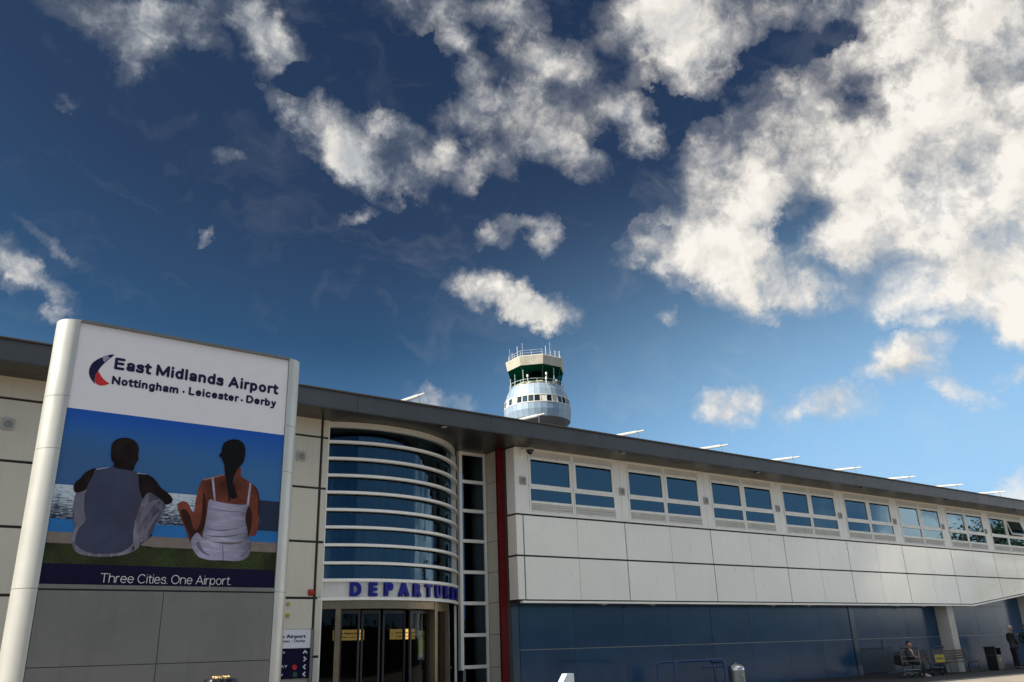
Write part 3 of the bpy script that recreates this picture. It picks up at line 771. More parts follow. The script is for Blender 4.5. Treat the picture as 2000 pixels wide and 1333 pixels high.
Q = MB(); sbox(Q, 0.002, SWD - .002, 2.036, 2.075, -.004, .019); sbox(Q, 0.002, SWD * .5 - .002, ZT - .005, ZT + .022, -.012, .36); sbox(Q, SWD * .5 + .002, SWD - .002, ZT - .005, ZT + .022, -.012, .36); Q.each('frame_rail', 'sign_metal', S)
Q = MB(); sbox(Q, 0, SWD, 2.0, ZT - .01, 2 * RS - .018, 2 * RS); Q.build('back_panel', 'sign_metal', S)

def flatm(name, col, rough=.6, var=0.1, scale=8, col2=None, spec=.12):
    return mat('print_' + name, col, rough, var=var, scale=scale, var2=col2, spec=spec)
flatm('white', (.62, .62, .66), var=.015); flatm('navy', (.004, .004, .026)); flatm('ink', (.012, .013, .05)); flatm('red', (.50, .03, .035), var=.2, scale=6)
flatm('text', (.55, .55, .58)); flatm('pool', (.02, .13, .36), var=.1, scale=4); flatm('stone', (.17, .145, .135), var=.12, scale=9)
flatm('skin_dark', (.0035, .0028, .0035), var=.4, scale=6, col2=(.012, .006, .006)); flatm('hair', (.004, .004, .006)); flatm('shirt', (.040, .050, .095), var=.16, scale=3)
flatm('trousers', (.20, .195, .25), var=.2, scale=3); flatm('skin', (.075, .019, .012), var=.5, scale=2.5, col2=(.135, .038, .024)); flatm('skin_shade', (.030, .010, .008)); flatm('skin_light', (.30, .16, .12)); flatm('fold', (.12, .12, .17)); flatm('cloth', (.34, .34, .47), var=.12, scale=3)
for _k, _sc, _st in (('trousers', (13, 1, 5), .26), ('cloth', (4, 1, 17), .12), ('shirt', (60, 1, 60), .10)):
    _m = MAT['print_' + _k]; _N = NT(_m.node_tree); _p = _m.node_tree.nodes['Principled BSDF']; _l = _p.inputs['Base Color'].links[0].from_socket
    _g = _N.noise(_N.v('MULTIPLY', _N.n('ShaderNodeNewGeometry').outputs['Position'], _sc), 1, 3, .6, .8)[0]
    _x = _N.sep(_N.n('ShaderNodeTexCoord').outputs['Generated'])[0]; _e = _N.m('MULTIPLY', _N.m('POWER', _N.m('ABSOLUTE', _N.m('SUBTRACT', _x, .42)), 2), 2.0)
    _N.put(_p.inputs['Base Color'], _N.mix(_N.m('ADD', _N.m('MULTIPLY', _N.ramp(_g, .62, .42), _st * 2), _e, clamp=True), _l, (.04, .04, .07)))
flatm('shade', (.25, .25, .36), var=.2)
# printed sky: fades towards the horizon; printed grass and sea have their own speckle
def printed(name, build):
    m_ = bpy.data.materials.new(name); m_.use_nodes = True; N = NT(m_.node_tree); p = m_.node_tree.nodes['Principled BSDF']
    G = N.n('ShaderNodeTexCoord').outputs['Generated']; P = N.n('ShaderNodeNewGeometry').outputs['Position']
    N.put(p.inputs['Base Color'], build(N, G, P)); p.inputs['Roughness'].default_value = .6; p.inputs['Specular IOR Level'].default_value = .12; MAT[name] = m_
def _sky(N, G, P):
    z = N.sep(G)[2]; x = N.sep(G)[0]
    g = N.mix(N.ramp(z, .42, 1.0, 0, 1), (.035, .13, .31), (.010, .075, .36))
    return N.mix(N.m('MULTIPLY', N.ramp(x, 1.0, 0.0), N.ramp(z, .8, .42)), g, (.035, .10, .24))
def _sea(N, G, P):
    n = N.noise(N.v('MULTIPLY', P, (16, 1, 60)), 1, 5, .7)[0]; n2 = N.noise(N.v('MULTIPLY', P, (3, 1, 9)), 1, 3, .6)[0]
    x, y, z = N.sep(G)
    gl = N.m('MULTIPLY', N.ramp(x, .84, .62), N.ramp(z, 0, .9, .5, 1.25))
    f = N.m('MULTIPLY', N.ramp(N.m('ADD', n, N.m('MULTIPLY', z, .16)), .50, .64), gl, clamp=True)
    c = N.mix(N.m('MULTIPLY', N.ramp(z, .2, 1), gl), (.016, .025, .055), (.12, .19, .28))
    c = N.mix(f, c, (.42, .50, .58))
    fo = N.m('MULTIPLY', N.ramp(n2, .60, .70), N.ramp(z, .38, .22), clamp=True)
    return N.mix(N.m('MULTIPLY', fo, .7), c, (.40, .43, .48))
def _grass(N, G, P):
    n = N.noise(N.v('MULTIPLY', P, (90, 1, 55)), 1, 4, .7)[0]; n2 = N.noise(P, 3.2, 3, .5)[0]
    c = N.mix(N.ramp(n, .35, .68), (.008, .014, .008), (.055, .075, .022)); return N.mix(N.ramp(n2, .40, .62, .75, 0), c, (.010, .014, .008))
printed('print_sky', _sky); printed('print_sea', _sea); printed('print_grass', _grass)

def zat(px):  # helper: level lines of the print
    return onsign(*px)[1]
def band(Q, lo, hi, d, u0=.004, u1=None):
    """lo / hi: (left z, right z)"""
    u1 = u1 or SWD - .004
    Q.prism([(u0, lo[0]), (u1, lo[1]), (u1, hi[1]), (u0, hi[0])], SO + BK * (.019 - d), SU, SV, BK, .0012)
zpx = lambda X, Y: (70 + X * .27013, 800 + Y * .27013)
ztop = ZT - .006
z_blue = (zat((133, 795)), zat((558, 850)))
print('blue', z_blue)
L = lambda a, b: (zat(zpx(*a)), zat(zpx(*b)))
hor = L((150, 535), (1775, 668)); pool = L((100, 787), (1760, 880)); pav = L((80, 878), (1758, 965)); gra = L((60, 958), (1750, 1035)); nav = L((40, 1105), (1745, 1165)); bot = (2.077, 2.077)
for v in (hor, pool, pav, gra, nav): print('lv', v)
flat = lambda v: ((v[0] + v[1]) / 2,) * 2
Q = MB(); band(Q, flat(z_blue), (ztop, ztop), .0); hp = Q.build('header_panel', 'print_white', S)
Q = MB(); band(Q, flat(hor), flat(z_blue), .0); po = Q.build('poster', 'print_sky', S); tag(po, 'printed poster of a man in grey and a woman in white by the sea')
Q = MB(); band(Q, flat(pool), flat(hor), .0); Q.build('printed_sea', 'print_sea', po)
Q = MB(); band(Q, flat(pav), flat(pool), .0); Q.build('printed_pool', 'print_pool', po)
Q = MB(); band(Q, flat(gra), flat(pav), .0); Q.build('printed_terrace', 'print_stone', po)
Q = MB(); band(Q, flat(nav), flat(gra), .0); Q.build('printed_lawn', 'print_grass', po)
Q = MB(); band(Q, bot, flat(nav), .0); nb = Q.build('slogan_band', 'print_navy', S)
def fig(name, m_, pts, d, n=5, parent=po, z=zpx):
    uv = [onsign(*z(*p)) for p in smooth(pts, n)]
    Q = MB(); Q.prism(uv, SO + BK * (.018 - d), SU, SV, BK, .0006); return Q.build(name, m_, parent)
dd = .0012
fig('printed_foot', 'print_hair', [(845,903),(830,925),(775,962),(765,985),(835,992),(828,1000),(740,985),(760,950),(820,905)], dd*1)
fig('printed_trousers', 'print_trousers', [(350,585),(298,600),(280,650),(270,720),(272,800),(284,850),(266,920),(270,1000),(310,1040),(380,1057),(480,1065),(600,1057),(690,1035),(745,1000),(760,965),(805,940),(845,890),(872,820),(925,740),(942,690),(915,655),(870,620),(822,592),(790,620),(700,700),(500,700),(400,640)], dd*2)
fig('printed_arm', 'print_skin_dark', [(440,428),(390,438),(352,462),(325,495),(290,525),(275,560),(282,592),(302,600),(350,588),(385,560),(450,520)], dd*3)
fig('printed_arm', 'print_skin_dark', [(735,458),(800,466),(850,492),(888,535),(908,565),(952,598),(985,632),(991,660),(970,682),(940,685),(915,655),(870,622),(830,600),(800,612),(772,645),(720,600),(700,500)], dd*3)
fig('printed_shirt', 'print_shirt', [(560,415),(440,430),(415,480),(380,540),(357,620),(352,700),(360,800),(312,860),(290,920),(292,975),(335,1012),(400,1037),(500,1043),(600,1036),(660,1010),(702,970),(706,900),(712,830),(740,750),(765,670),(768,630),(748,560),(740,462),(705,442),(640,430)], dd*4)
fig('printed_head', 'print_skin_dark', [(548,270),(562,235),(600,210),(650,203),(700,215),(735,245),(748,290),(741,330),(746,355),(734,378),(720,400),(710,432),(690,440),(570,418),(568,388),(550,365),(546,330)], dd*5)
fig('printed_body', 'print_skin', [(1365,415),(1374,468),(1290,488),(1215,505),(1183,560),(1160,650),(1148,740),(1125,720),(1105,678),(1075,663),(1040,672),(1028,698),(1050,780),(1092,880),(1130,965),(1200,930),(1300,960),(1500,960),(1535,915),(1575,915),(1605,880),(1618,760),(1620,650),(1605,575),(1560,530),(1490,482),(1478,415)], dd*2)
fig('printed_shorts', 'print_cloth', [(1172,890),(1132,930),(1125,975),(1150,1030),(1190,1070),(1260,1088),(1350,1090),(1450,1096),(1510,1085),(1546,1050),(1556,990),(1552,935),(1538,925),(1492,962),(1440,974),(1380,975),(1290,958),(1215,935)], dd*3)
fig('printed_top', 'print_cloth', [(1256,655),(1240,760),(1226,830),(1211,900),(1216,937),(1290,955),(1400,962),(1480,958),(1530,938),(1534,880),(1518,800),(1526,730),(1541,690),(1470,688),(1380,678),(1300,662)], dd*4)
for a, b in (((1280, 490), (1298, 664)), ((1556, 530), (1534, 692))):
    fig('printed_strap', 'print_cloth', [(a[0] - 7, a[1]), (a[0] + 8, a[1]), (b[0] + 9, b[1]), (b[0] - 7, b[1])], dd*4, n=1)
fig('printed_hair', 'print_hair', [(1350,275),(1372,235),(1428,214),(1480,225),(1512,260),(1518,310),(1508,370),(1490,400),(1462,430),(1440,475),(1428,520),(1442,570),(1457,625),(1442,643),(1415,640),(1396,600),(1384,530),(1372,465),(1366,400),(1347,350)], dd*5)
fig('printed_glasses', 'print_hair', [(1348,312),(1333,320),(1330,336),(1338,345),(1350,340)], dd*5)
fig('printed_shading', 'print_skin_shade', [(1215,600),(1240,690),(1228,800),(1232,850),(1190,893),(1160,880),(1190,830),(1205,740)], dd*2.5)
fig('printed_shading', 'print_skin_shade', [(1050,740),(1080,720),(1120,770),(1142,860),(1200,893),(1150,935),(1110,890),(1075,820)], dd*2.5)
fig('printed_shading', 'print_skin_shade', [(1545,700),(1566,760),(1560,860),(1540,915),(1530,900),(1534,860),(1520,790)], dd*3.5)
fig('printed_shading', 'print_skin_shade', [(1393,545),(1404,560),(1412,650),(1402,668),(1392,640)], dd*2.5)
fig('printed_shading', 'print_skin_shade', [(1560,545),(1600,590),(1612,680),(1606,780),(1622,720),(1620,640),(1603,575)], dd*2.5)
fig('printed_highlight', 'print_skin_light', [(1217,502),(1290,486),(1360,468),(1362,474),(1292,494),(1222,511)], dd*2.5, 2)
fig('printed_highlight', 'print_shade', [(440,428),(490,420),(530,416),(530,421),(490,427),(445,436)], dd*4.5, 2)
fig('printed_highlight', 'print_shade', [(736,455),(765,460),(800,465),(800,469),(765,466),(738,463)], dd*4.5, 2)
fig('printed_fold', 'print_fold', [(1246,706),(1330,724),(1430,735),(1530,733),(1430,740),(1330,730)], dd*4.5, 3)
fig('printed_fold', 'print_fold', [(1225,850),(1300,868),(1400,866),(1500,850),(1400,873),(1300,876)], dd*4.5, 3)
fig('printed_fold', 'print_fold', [(1224,905),(1300,915),(1420,910),(1510,890),(1420,919),(1300,923)], dd*4.5, 3)
fig('printed_fold', 'print_fold', [(1352,985),(1357,985),(1362,1085),(1355,1085)], dd*3.5, 2)
fig('printed_fold', 'print_fold', [(1180,950),(1215,1020),(1270,1060),(1205,1035),(1165,985)], dd*3.5, 3)
fig('printed_fold', 'print_fold', [(1530,960),(1515,1025),(1470,1070),(1530,1040),(1545,990)], dd*3.5, 3)
fig('printed_fold', 'print_fold', [(800,690),(850,660),(905,650),(860,690),(790,780),(735,880),(760,770)], dd*2.5, 3)
fig('printed_fold', 'print_fold', [(900,740),(850,820),(800,900),(760,940),(800,870),(850,780)], dd*2.5, 3)
fig('printed_fold', 'print_fold', [(285,640),(350,600),(352,720),(356,800),(300,845),(280,780),(276,700)], dd*2.5, 3)
fig('printed_fold', 'print_hair', [(700,1000),(716,985),(712,998),(704,1016)], dd*4.5, 2)
# header lettering
lz = lambda X, Y: (130 + X * .225, 660 + Y * .225)
fig('emblem', 'print_ink', [(415,142),(370,146),(300,170),(240,205),(207,250),(197,295),(205,335),(225,368),(252,396),(246,360),(254,322),(275,290),(300,252),(350,202),(404,158)], dd, 6, hp, lz)
fig('emblem', 'print_shade', [(352,152),(318,163),(330,205),(352,190),(378,172)], dd*2, 6, hp, lz)
fig('emblem', 'print_red', [(278,290),(308,335),(338,368),(373,393),(345,406),(302,412),(268,400),(250,372),(249,340),(262,310)], dd*1.5, 6, hp, lz)
def signtext(s, l, r, cap, bold, m_, parent, sp=1.):
    a, b = onsign(*l), onsign(*r); z = (a[1] + b[1]) / 2
    Q = MB(); rtext(Q, s, SO + BK * .0165 + SU * a[0] + SV * z, SU, SV, -BK, b[0] - a[0], cap, bold); Q.build('lettering', m_, parent)
def caph(p, q): return abs(onsign(*p)[1] - onsign(*q)[1])
signtext('East Midlands Airport', (222.5, 721.5), (543, 769), caph((224, 699), (222.5, 721.5)), .100, 'print_ink', hp)
signtext('Nottingham', (218, 750), (349, 768.5), caph((220.5, 734), (218, 750)), .104, 'print_ink', hp)
signtext('Leicester', (368.5, 771.5), (466, 784), caph((220.5, 734), (218, 750)), .104, 'print_ink', hp)
signtext('Derby', (481, 787), (540, 794), caph((220.5, 734), (218, 750)), .104, 'print_ink', hp)
for p in ((359.5, 765), (473.3, 781.5)):
    u, z = onsign(*p); Q = MB(); Q.prism([(u + .013 * math.cos(k * .524), z + .013 * math.sin(k * .524)) for k in range(12)], SO + BK * .0165, SU, SV, BK, .001); Q.build('dot', 'print_ink', hp)
signtext('Three Cities. One Airport.', (195.5, 1138), (452, 1143), caph((193.5, 1119), (195.5, 1137.5)), .036, 'print_text', nb)

# ------------------------------------------------------------------ direction sign on the left wall
Q = MB(); ds = empty('direction_sign', (7.6, 18.75, 0), 'white and navy wayfinding board with arrows, half hidden behind the tall poster sign', 'sign')
Q.box(6.35, 8.045, 18.80, 18.83, 1.60, 1.985); Q.build('header_panel', 'print_white', ds)
Q = MB(); Q.box(6.35, 8.045, 18.80, 18.83, .97, 1.60); Q.build('board', 'print_navy', ds)
Q = MB(); Q.box(8.047, 8.10, 18.78, 18.86, 0, 2.0); Q.box(6.29, 6.345, 18.78, 18.86, 0, 2.0); Q.each('post', 'sign_metal', ds)
X_, Y_, Z_ = (1, 0, 0), (0, -1, 0), (0, 0, 1)
Q = MB(); text(Q, 'East Midlands Airport', (6.62, 18.8, 1.815), X_, Z_, Y_, 1.31, .075, .02); Q.build('lettering', 'print_ink', ds); Q = MB(); text(Q, 'Nottingham \u00b7 Leicester \u00b7 Derby', (6.60, 18.8, 1.725), X_, Z_, Y_, 1.32, .055, .012); Q.build('lettering', 'print_ink', ds)
Q = MB(); text(Q, 'SHORT STAY', (6.75, 18.8, 1.20), X_, Z_, Y_, .79, .055, .006); text(Q, 'Long stay', (6.85, 18.8, 1.04), X_, Z_, Y_, .60, .055, .006); text(Q, 'Arrivals', (6.98, 18.8, 1.50), X_, Z_, Y_, .48, .05, .006); Q.build('lettering', 'print_text', ds)
Q = MB()
def chev(cx, cz, ang, s=.062):
    pts = [(-.9, -.25), (0, .75), (.9, -.25), (.55, -.6), (0, .05), (-.55, -.6)]; c, sn = math.cos(R(ang)), math.sin(R(ang))
    Q.prism([(cx + s * (c * x - sn * y), cz + s * (sn * x + c * y)) for x, y in pts], (0, 18.7995, 0), X_, Z_, Y_, .003)
chev(7.93, 1.515, 0); chev(7.93, 1.37, -90); chev(7.93, 1.205, 90); chev(7.93, 1.055, 90); Q.each('arrow', 'print_text', ds)
Q = MB(); Q.lathe([(.001, -.004), (.055, -.004), (.055, 0)], (7.70, 18.7995, 1.205), 20, 'Y'); Q.build('symbol', 'print_red', ds)
mat('print_green', (.01, .05, .03), .4); Q = MB(); Q.lathe([(.001, -.004), (.055, -.004), (.055, 0)], (7.72, 18.7995, 1.055), 20, 'Y'); Q.build('symbol', 'print_green', ds)
Q = MB()
Q.lathe([(.001, -.05), (.035, -.045), (.045, 0)], (7.5, YF, 2.55), 14, 'Y'); Q.build('detector', 'yellow', None); 
bpy.data.objects['detector'].name = 'wall_detector'
tag(bpy.data.objects['wall_detector'], 'upper of two small yellow wall fittings above the wayfinding board', 'fitting', 'yellow wall fittings')
Q = MB(); Q.lathe([(.001, -.05), (.04, -.045), (.05, 0)], (7.5, YF, 2.30), 14, 'Y'); tag(Q.build('wall_detector', 'yellow'), 'lower of two small yellow wall fittings above the wayfinding board', 'fitting', 'yellow wall fittings')

# glowing panels that imitate a sunlit sign mirrored in the entrance doors
for i, (xa, xb, lab) in enumerate(((9.82, 10.72, 'glowing yellow panel in the lobby imitating a sign reflected in the left door'), (11.50, 12.36, 'glowing yellow panel imitating a sign reflected just left of the green notice'))):
    ls = empty('mirrored_sign', ((xa + xb) / 2, 21.5, 1.8), lab, 'sign', 'glowing panels imitating reflected signs')
    Q = MB(); Q.box(xa, xb, 21.5, 21.56, 1.80, 2.065); Q.build('reflection_panel', 'sign_reflection', ls)
    Q = MB(); Q.box(xa - .02, xb + .02, 21.51, 21.6, 1.78, 2.085); Q.tube([(xa + .1, 21.55, 2.08), (xa + .1, 21.55, 2.75)], .01); Q.tube([(xb - .1, 21.55, 2.08), (xb - .1, 21.55, 2.75)], .01); Q.build('casing', 'black', ls)
    Q = MB(); text(Q, 'East Midlands Airport', (xa + .17, 21.499, 1.95), X_, Z_, Y_, xb - xa - .24, .045, .02); text(Q, 'Nottingham \u00b7 Leicester \u00b7 Derby', (xa + .17, 21.499, 1.865), X_, Z_, Y_, xb - xa - .24, .035, .012); Q.build('lettering', 'black', ls)
    Q = MB(); Q.prism([(.07, .09), (.035, .12), (.03, .17), (.07, .20), (.05, .17), (.052, .12)], (xa + .02, 21.499, 1.79), X_, Z_, Y_, .002); Q.build('emblem', 'black', ls)
n_ = empty('door_notice', (10.9, 18.9, 1.3), 'olive green notice stuck inside the entrance door glass', 'notice')
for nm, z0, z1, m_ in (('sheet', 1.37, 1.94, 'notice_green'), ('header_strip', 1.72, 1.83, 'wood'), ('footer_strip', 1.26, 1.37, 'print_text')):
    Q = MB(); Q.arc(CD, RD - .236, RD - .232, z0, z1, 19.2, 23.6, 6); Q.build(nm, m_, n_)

# ------------------------------------------------------------------ fittings on the facade
def speaker(loc=(0, 0, 0)):
    o = empty('wall_speaker', (0, 0, 0), '-', 'loudspeaker', 'square loudspeakers along the facade')
    Q = MB(); Q.box(-.105, .105, -.045, 0, -.115, .115, .012); Q.build('housing', 'grey_plastic', o)
    Q = MB(); Q.lathe([(.001, -.060), (.05, -.056), (.078, -.048), (.08, -.044)], (.008, 0, -.005), 24, 'Y'); Q.build('grille', 'grille', o)
    return o
sp0 = speaker()
spots = [(1.434, 'grey square loudspeaker on the pale wall left of the tall poster sign'), (7.60, 'grey square loudspeaker on the pale wall just right of the poster sign'),
         (14.27, 'grey square loudspeaker under the dome camera at the corner of the wing')] + [(14.27 + 3.86 * k, 'grey square loudspeaker on the pier between the %s and %s window pairs' % (a, b))
         for k, (a, b) in enumerate((('first', 'second'), ('second', 'third'), ('third', 'fourth'), ('fourth', 'fifth'), ('fifth', 'sixth'), ('sixth', 'seventh'), ('seventh', 'eighth')), 1)]
for i, (x, lab) in enumerate(spots):
    o = sp0 if i == 0 else copy_tree(sp0); o.location = (x, YF + (-.001 if x > 10 else 0), 5.942); o['label'] = lab
# dome camera
dc = empty('security_camera', (14.36, 18.7, 6.9), 'dark dome security camera at the left corner of the upper window band', 'camera')
Q = MB(); Q.box(14.21, 14.36, YF - .06, YF, 6.66, 6.88, .01); Q.tube([(14.30, YF - .05, 6.82), (14.33, YF - .16, 6.86), (14.37, YF - .26, 6.86)], .028, 10); Q.build('bracket', 'window_white', dc)
Q = MB(); Q.lathe([(.03, .10), (.07, .08), (.10, .03), (.115, .0), (.001, 0)], (14.37, YF - .28, 6.785), 24); Q.build('hood', 'window_white', dc)
Q = MB(); Q.lathe([(.13, .0), (.13, -.012), (.095, -.02), (.085, -.07), (.05, -.11), (.001, -.125)], (14.37, YF - .28, 6.785), 24); Q.build('dome', 'black_gloss', dc)
# soffit lights
lt = empty('soffit_light', (0, 0, 0), '-', 'light', 'round lights under the roof edge')
Q = MB(); Q.lathe([(.13, 0), (.135, -.035), (.105, -.05), (.10, -.03)], (0, 0, 0), 28); Q.build('rim', 'black', lt)
Q = MB(); Q.lathe([(.10, -.03), (.07, -.05), (.001, -.058)], (0, 0, 0), 24); Q.build('diffuser', 'grey_plastic', lt)
ords = ('first', 'second', 'third', 'fourth', 'fifth', 'sixth', 'seventh')
for i in range(7):
    o = lt if i == 0 else copy_tree(lt); o.location = (11.05 + 6.33 * i, 17.90, 6.93)
    o['label'] = ['round black rimmed light in the soffit above the curved glass drum'][0] if i == 0 else 'round black rimmed soffit light, %s from the left above the window band' % ords[i - 1]
# downlights under the wing
dl = empty('wall_downlight', (0, 0, 0), '-', 'light', 'small white lights under the upper storey')
Q = MB(); Q.box(-.12, .12, -.06, .10, -.03, .0, .008); Q.build('bracket', 'window_white', dl); Q = MB(); Q.box(-.07, .07, -.10, -.03, -.06, -.028, .008); Q.build('lamp_head', 'grey_plastic', dl)
dls = (17.13, 19.12, 24.92, 26.95, 32.69, 34.68)
for i, x in enumerate(dls):
    o = dl if i == 0 else copy_tree(dl); o.location = (x, 19.02, 2.624)
    o['label'] = 'small white light above the blue wall, %s from the left' % ords[i]
# roof rods
rr = empty('roof_rod', (0, 0, 0), '-', 'rod', 'white rods standing above the roof edge')
Q = MB(); Q.tube([(0, 0, 0), (0, .30, .02), (0, .31, .02), (0, 2.3, .20)], [.022, .026, .045, .05], 8); Q.build('arm', 'rod_white', rr)
Q = MB(); Q.tube([(0, .28, -.36), (0, .28, .12)], .011, 6); Q.tube([(0, 2.2, -.42), (0, 2.2, .2)], .011, 6); Q.each('upright', 'steel_dull', rr)
for i in range(9):
    o = rr if i == 0 else copy_tree(rr); o.location = (10.41 + 3.925 * i, 17.80, 7.68)
    o['label'] = 'slim white rod above the roof edge, %s' % (['left of the control tower', 'crossing in front of the control tower', 'first to the right of the control tower', 'second to the right of the control tower', 'third to the right of the control tower', 'fourth to the right of the control tower', 'fifth to the right of the control tower', 'sixth to the right of the control tower', 'last before the right edge of the photo'][i])
# alarm
al = MB(); al.lathe([(.001, -.10), (.035, -.10), (.06, -.085), (.068, -.03), (.075, 0)], (8.03, YF, 2.80), 18, 'Y'); al.box(7.97, 8.09, YF - .02, YF - .001, 2.73, 2.87)
tag(al.build('fire_alarm', 'alarm_red'), 'small red alarm sounder on the wall just left of the entrance', 'alarm')

# ------------------------------------------------------------------ blue hoop rails, litter bins, pale post
hr = empty('hoop_rail', (18.6, 17.5, 0), 'blue tubular hoop rails by the blue wall left of the stainless bin', 'railing')
def hoop(Q, x0, x1, y0, y1, h, r=.16, t=.028):
    pts = [(x0, y0, 0)]; dx, dy = x1 - x0, y1 - y0; L_ = math.hypot(dx, dy)
    for k in range(7):
        a = math.pi / 2 * k / 6; s = (r - r * math.cos(a)) / L_; pts.append((x0 + dx * s, y0 + dy * s, h - r + r * math.sin(a)))
    for k in range(7):
        a = math.pi / 2 * k / 6; s = 1 - (r - r * math.sin(a)) / L_; pts.append((x0 + dx * s, y0 + dy * s, h - r + r * math.cos(a)))
    pts.append((x1, y1, 0)); Q.tube(pts, t, 10)
for (xa, xb, y, h) in ((17.62, 19.92, 17.5, .965), (17.68, 19.68, 16.9, .985)):
    Q = MB(); hoop(Q, xa, xb, y, y, h); Q.tube([(xa, y, .32), (xb, y, .32)], .022, 8); Q.build('hoop', 'blue_paint', hr)
Q = MB(); Q.tube([(18.8, 16.9, .80), (19.68, 16.9, .80)], .022, 8); Q.tube([(19.80, 17.5, .90), (19.60, 16.9, .90)], .022, 8); Q.each('cross_bar', 'blue_paint', hr)
sb = empty('stainless_bin', (20.9, 17.5, 0), 'stainless steel cylindrical litter bin with a domed top beside the blue rails', 'bin')
Q = MB(); Q.lathe([(.20, 0), (.235, .02), (.235, .66), (.225, .67)], (20.87, 17.5, 0), 36); Q.build('body', 'steel_dull', sb)
Q = MB(); Q.lathe([(.243, .655), (.243, .69), (.225, .74), (.185, .785), (.12, .815), (.05, .828), (.001, .83)], (20.87, 17.5, 0), 36); Q.tube([(20.83, 17.5, .825), (20.84, 17.5, .85), (20.90, 17.5, .85), (20.91, 17.5, .825)], .008, 6); Q.build('lid', 'steel', sb)
Q = MB(); Q.box(20.84, 20.90, 17.255, 17.27, .50, .53); Q.build('lock', 'steel', sb)
def wld(x, y, Y):
    d = CAM_F * FPX + CAM_R * (x - 1000) - CAM_U * (y - 666.5); return Vector((0, 0, EYE)) + d * (Y / d.y)
p_ = wld(1112, 1316, 8.0)
pp = empty('slanted_post', (p_.x, 8.0, -.12), 'pale post with a slanted top in front of the blue wall, left of the rails', 'post')
Q = MB(); Q.prism([(-.10, -.12), (.075, -.12), (.066, p_.z), (-.035, p_.z), (-.10, p_.z - .085)], (p_.x, 8.0, 0), X_, Z_, (0, 1, 0), .09); Q.build('post_body', 'pale_post', pp)
Q = MB(); Q.box(p_.x - .16, p_.x + .14, 7.95, 8.14, -.12, -.10, .004); Q.build('base_plate', 'steel_dull', pp)
p_ = wld(432, 1326, 7.6)
ab = empty('ashtray_bin', (p_.x, 7.6, -.12), 'black round bin with a glinting brass ashtray top below the poster sign', 'bin')
Q = MB(); Q.lathe([(.10, -.12), (.115, -.10), (.115, 1.10), (.135, 1.16), (.145, p_.z - .03), (.135, p_.z - .004), (.09, p_.z + .006)], (p_.x, 7.6, 0), 32); Q.build('body', 'black_gloss', ab)
Q = MB(); Q.lathe([(.088, p_.z), (.075, p_.z + .012), (.05, p_.z + .016), (.001, p_.z + .018)], (p_.x, 7.6, 0), 28)
for k in range(9): Q.lathe([(.001, -.004), (.012, 0), (.008, .010), (.001, .013)], (p_.x + .062 * math.cos(k * .7 + .2), 7.6 + .062 * math.sin(k * .7 + .2), p_.z + .012), 8)
Q.build('ashtray', 'brass', ab)

# ------------------------------------------------------------------ benches
def bench(x0, x1, lab):
    b = empty('bench', ((x0 + x1) / 2, 18.6, 0), lab, 'bench', 'benches in front of the blue wall')
    Q = MB()
    for i in range(5): Q.box(x0, x1, 18.22 + i * .09, 18.29 + i * .09, .425, .455, .006)
    Q.build('seat', 'wood', b)
    Q = MB()
    for i in range(4): Q.box(x0, x1, 18.72 + i * .018, 18.745 + i * .018, .53 + i * .095, .595 + i * .095, .006)
    Q.build('backrest', 'wood', b)
    for x in (x0 + .25, x1 - .25):
        Q = MB(); Q.tube([(x, 18.22, .0), (x, 18.24, .42), (x, 18.68, .42), (x, 18.80, .92)], .022, 8); Q.tube([(x, 18.66, .0), (x, 18.64, .42)], .022, 8); Q.build('leg', 'dark_metal', b)
    return b
bench(31.5, 34.0, 'brown slatted bench with the seated person on it')
bench(34.2, 36.95, 'brown slatted bench running across the foot of the concrete column')

# ------------------------------------------------------------------ figures
def skinned(name, J, E, m_, parent=None, sub=1, loc=None):
    """J: list of (point, radius or (rx, ry)); E: edges; one continuous skinned surface"""
    me = bpy.data.meshes.new(name); me.from_pydata([Vector(p) for p, r in J], [], []) if not E else me.from_pydata([Vector(p) for p, r in J], E, [])
    o = bpy.data.objects.new(name, me); COL.objects.link(o)
    md = o.modifiers.new('s', 'SKIN'); md.use_smooth_shade = True; md.branch_smoothing = .6
    for i, (p, r) in enumerate(J):
        rr_ = r if isinstance(r, tuple) else (r, r); me.skin_vertices[0].data[i].radius = rr_
    me.skin_vertices[0].data[0].use_root = True
    sm_ = o.modifiers.new('u', 'SUBSURF'); sm_.levels = sub; sm_.render_levels = sub
    nm = bpy.data.meshes.new_from_object(o.evaluated_get(bpy.context.evaluated_depsgraph_get()))
    bpy.data.objects.remove(o); bpy.data.meshes.remove(me)
    n = bpy.data.objects.new(name, nm); COL.objects.link(n); n.parent = parent
    L = wloc(n)
    for v in nm.vertices: v.co -= L
    nm.materials.clear(); nm.materials.append(MAT[m_])
    for p in nm.polygons: p.use_smooth = True
    return n
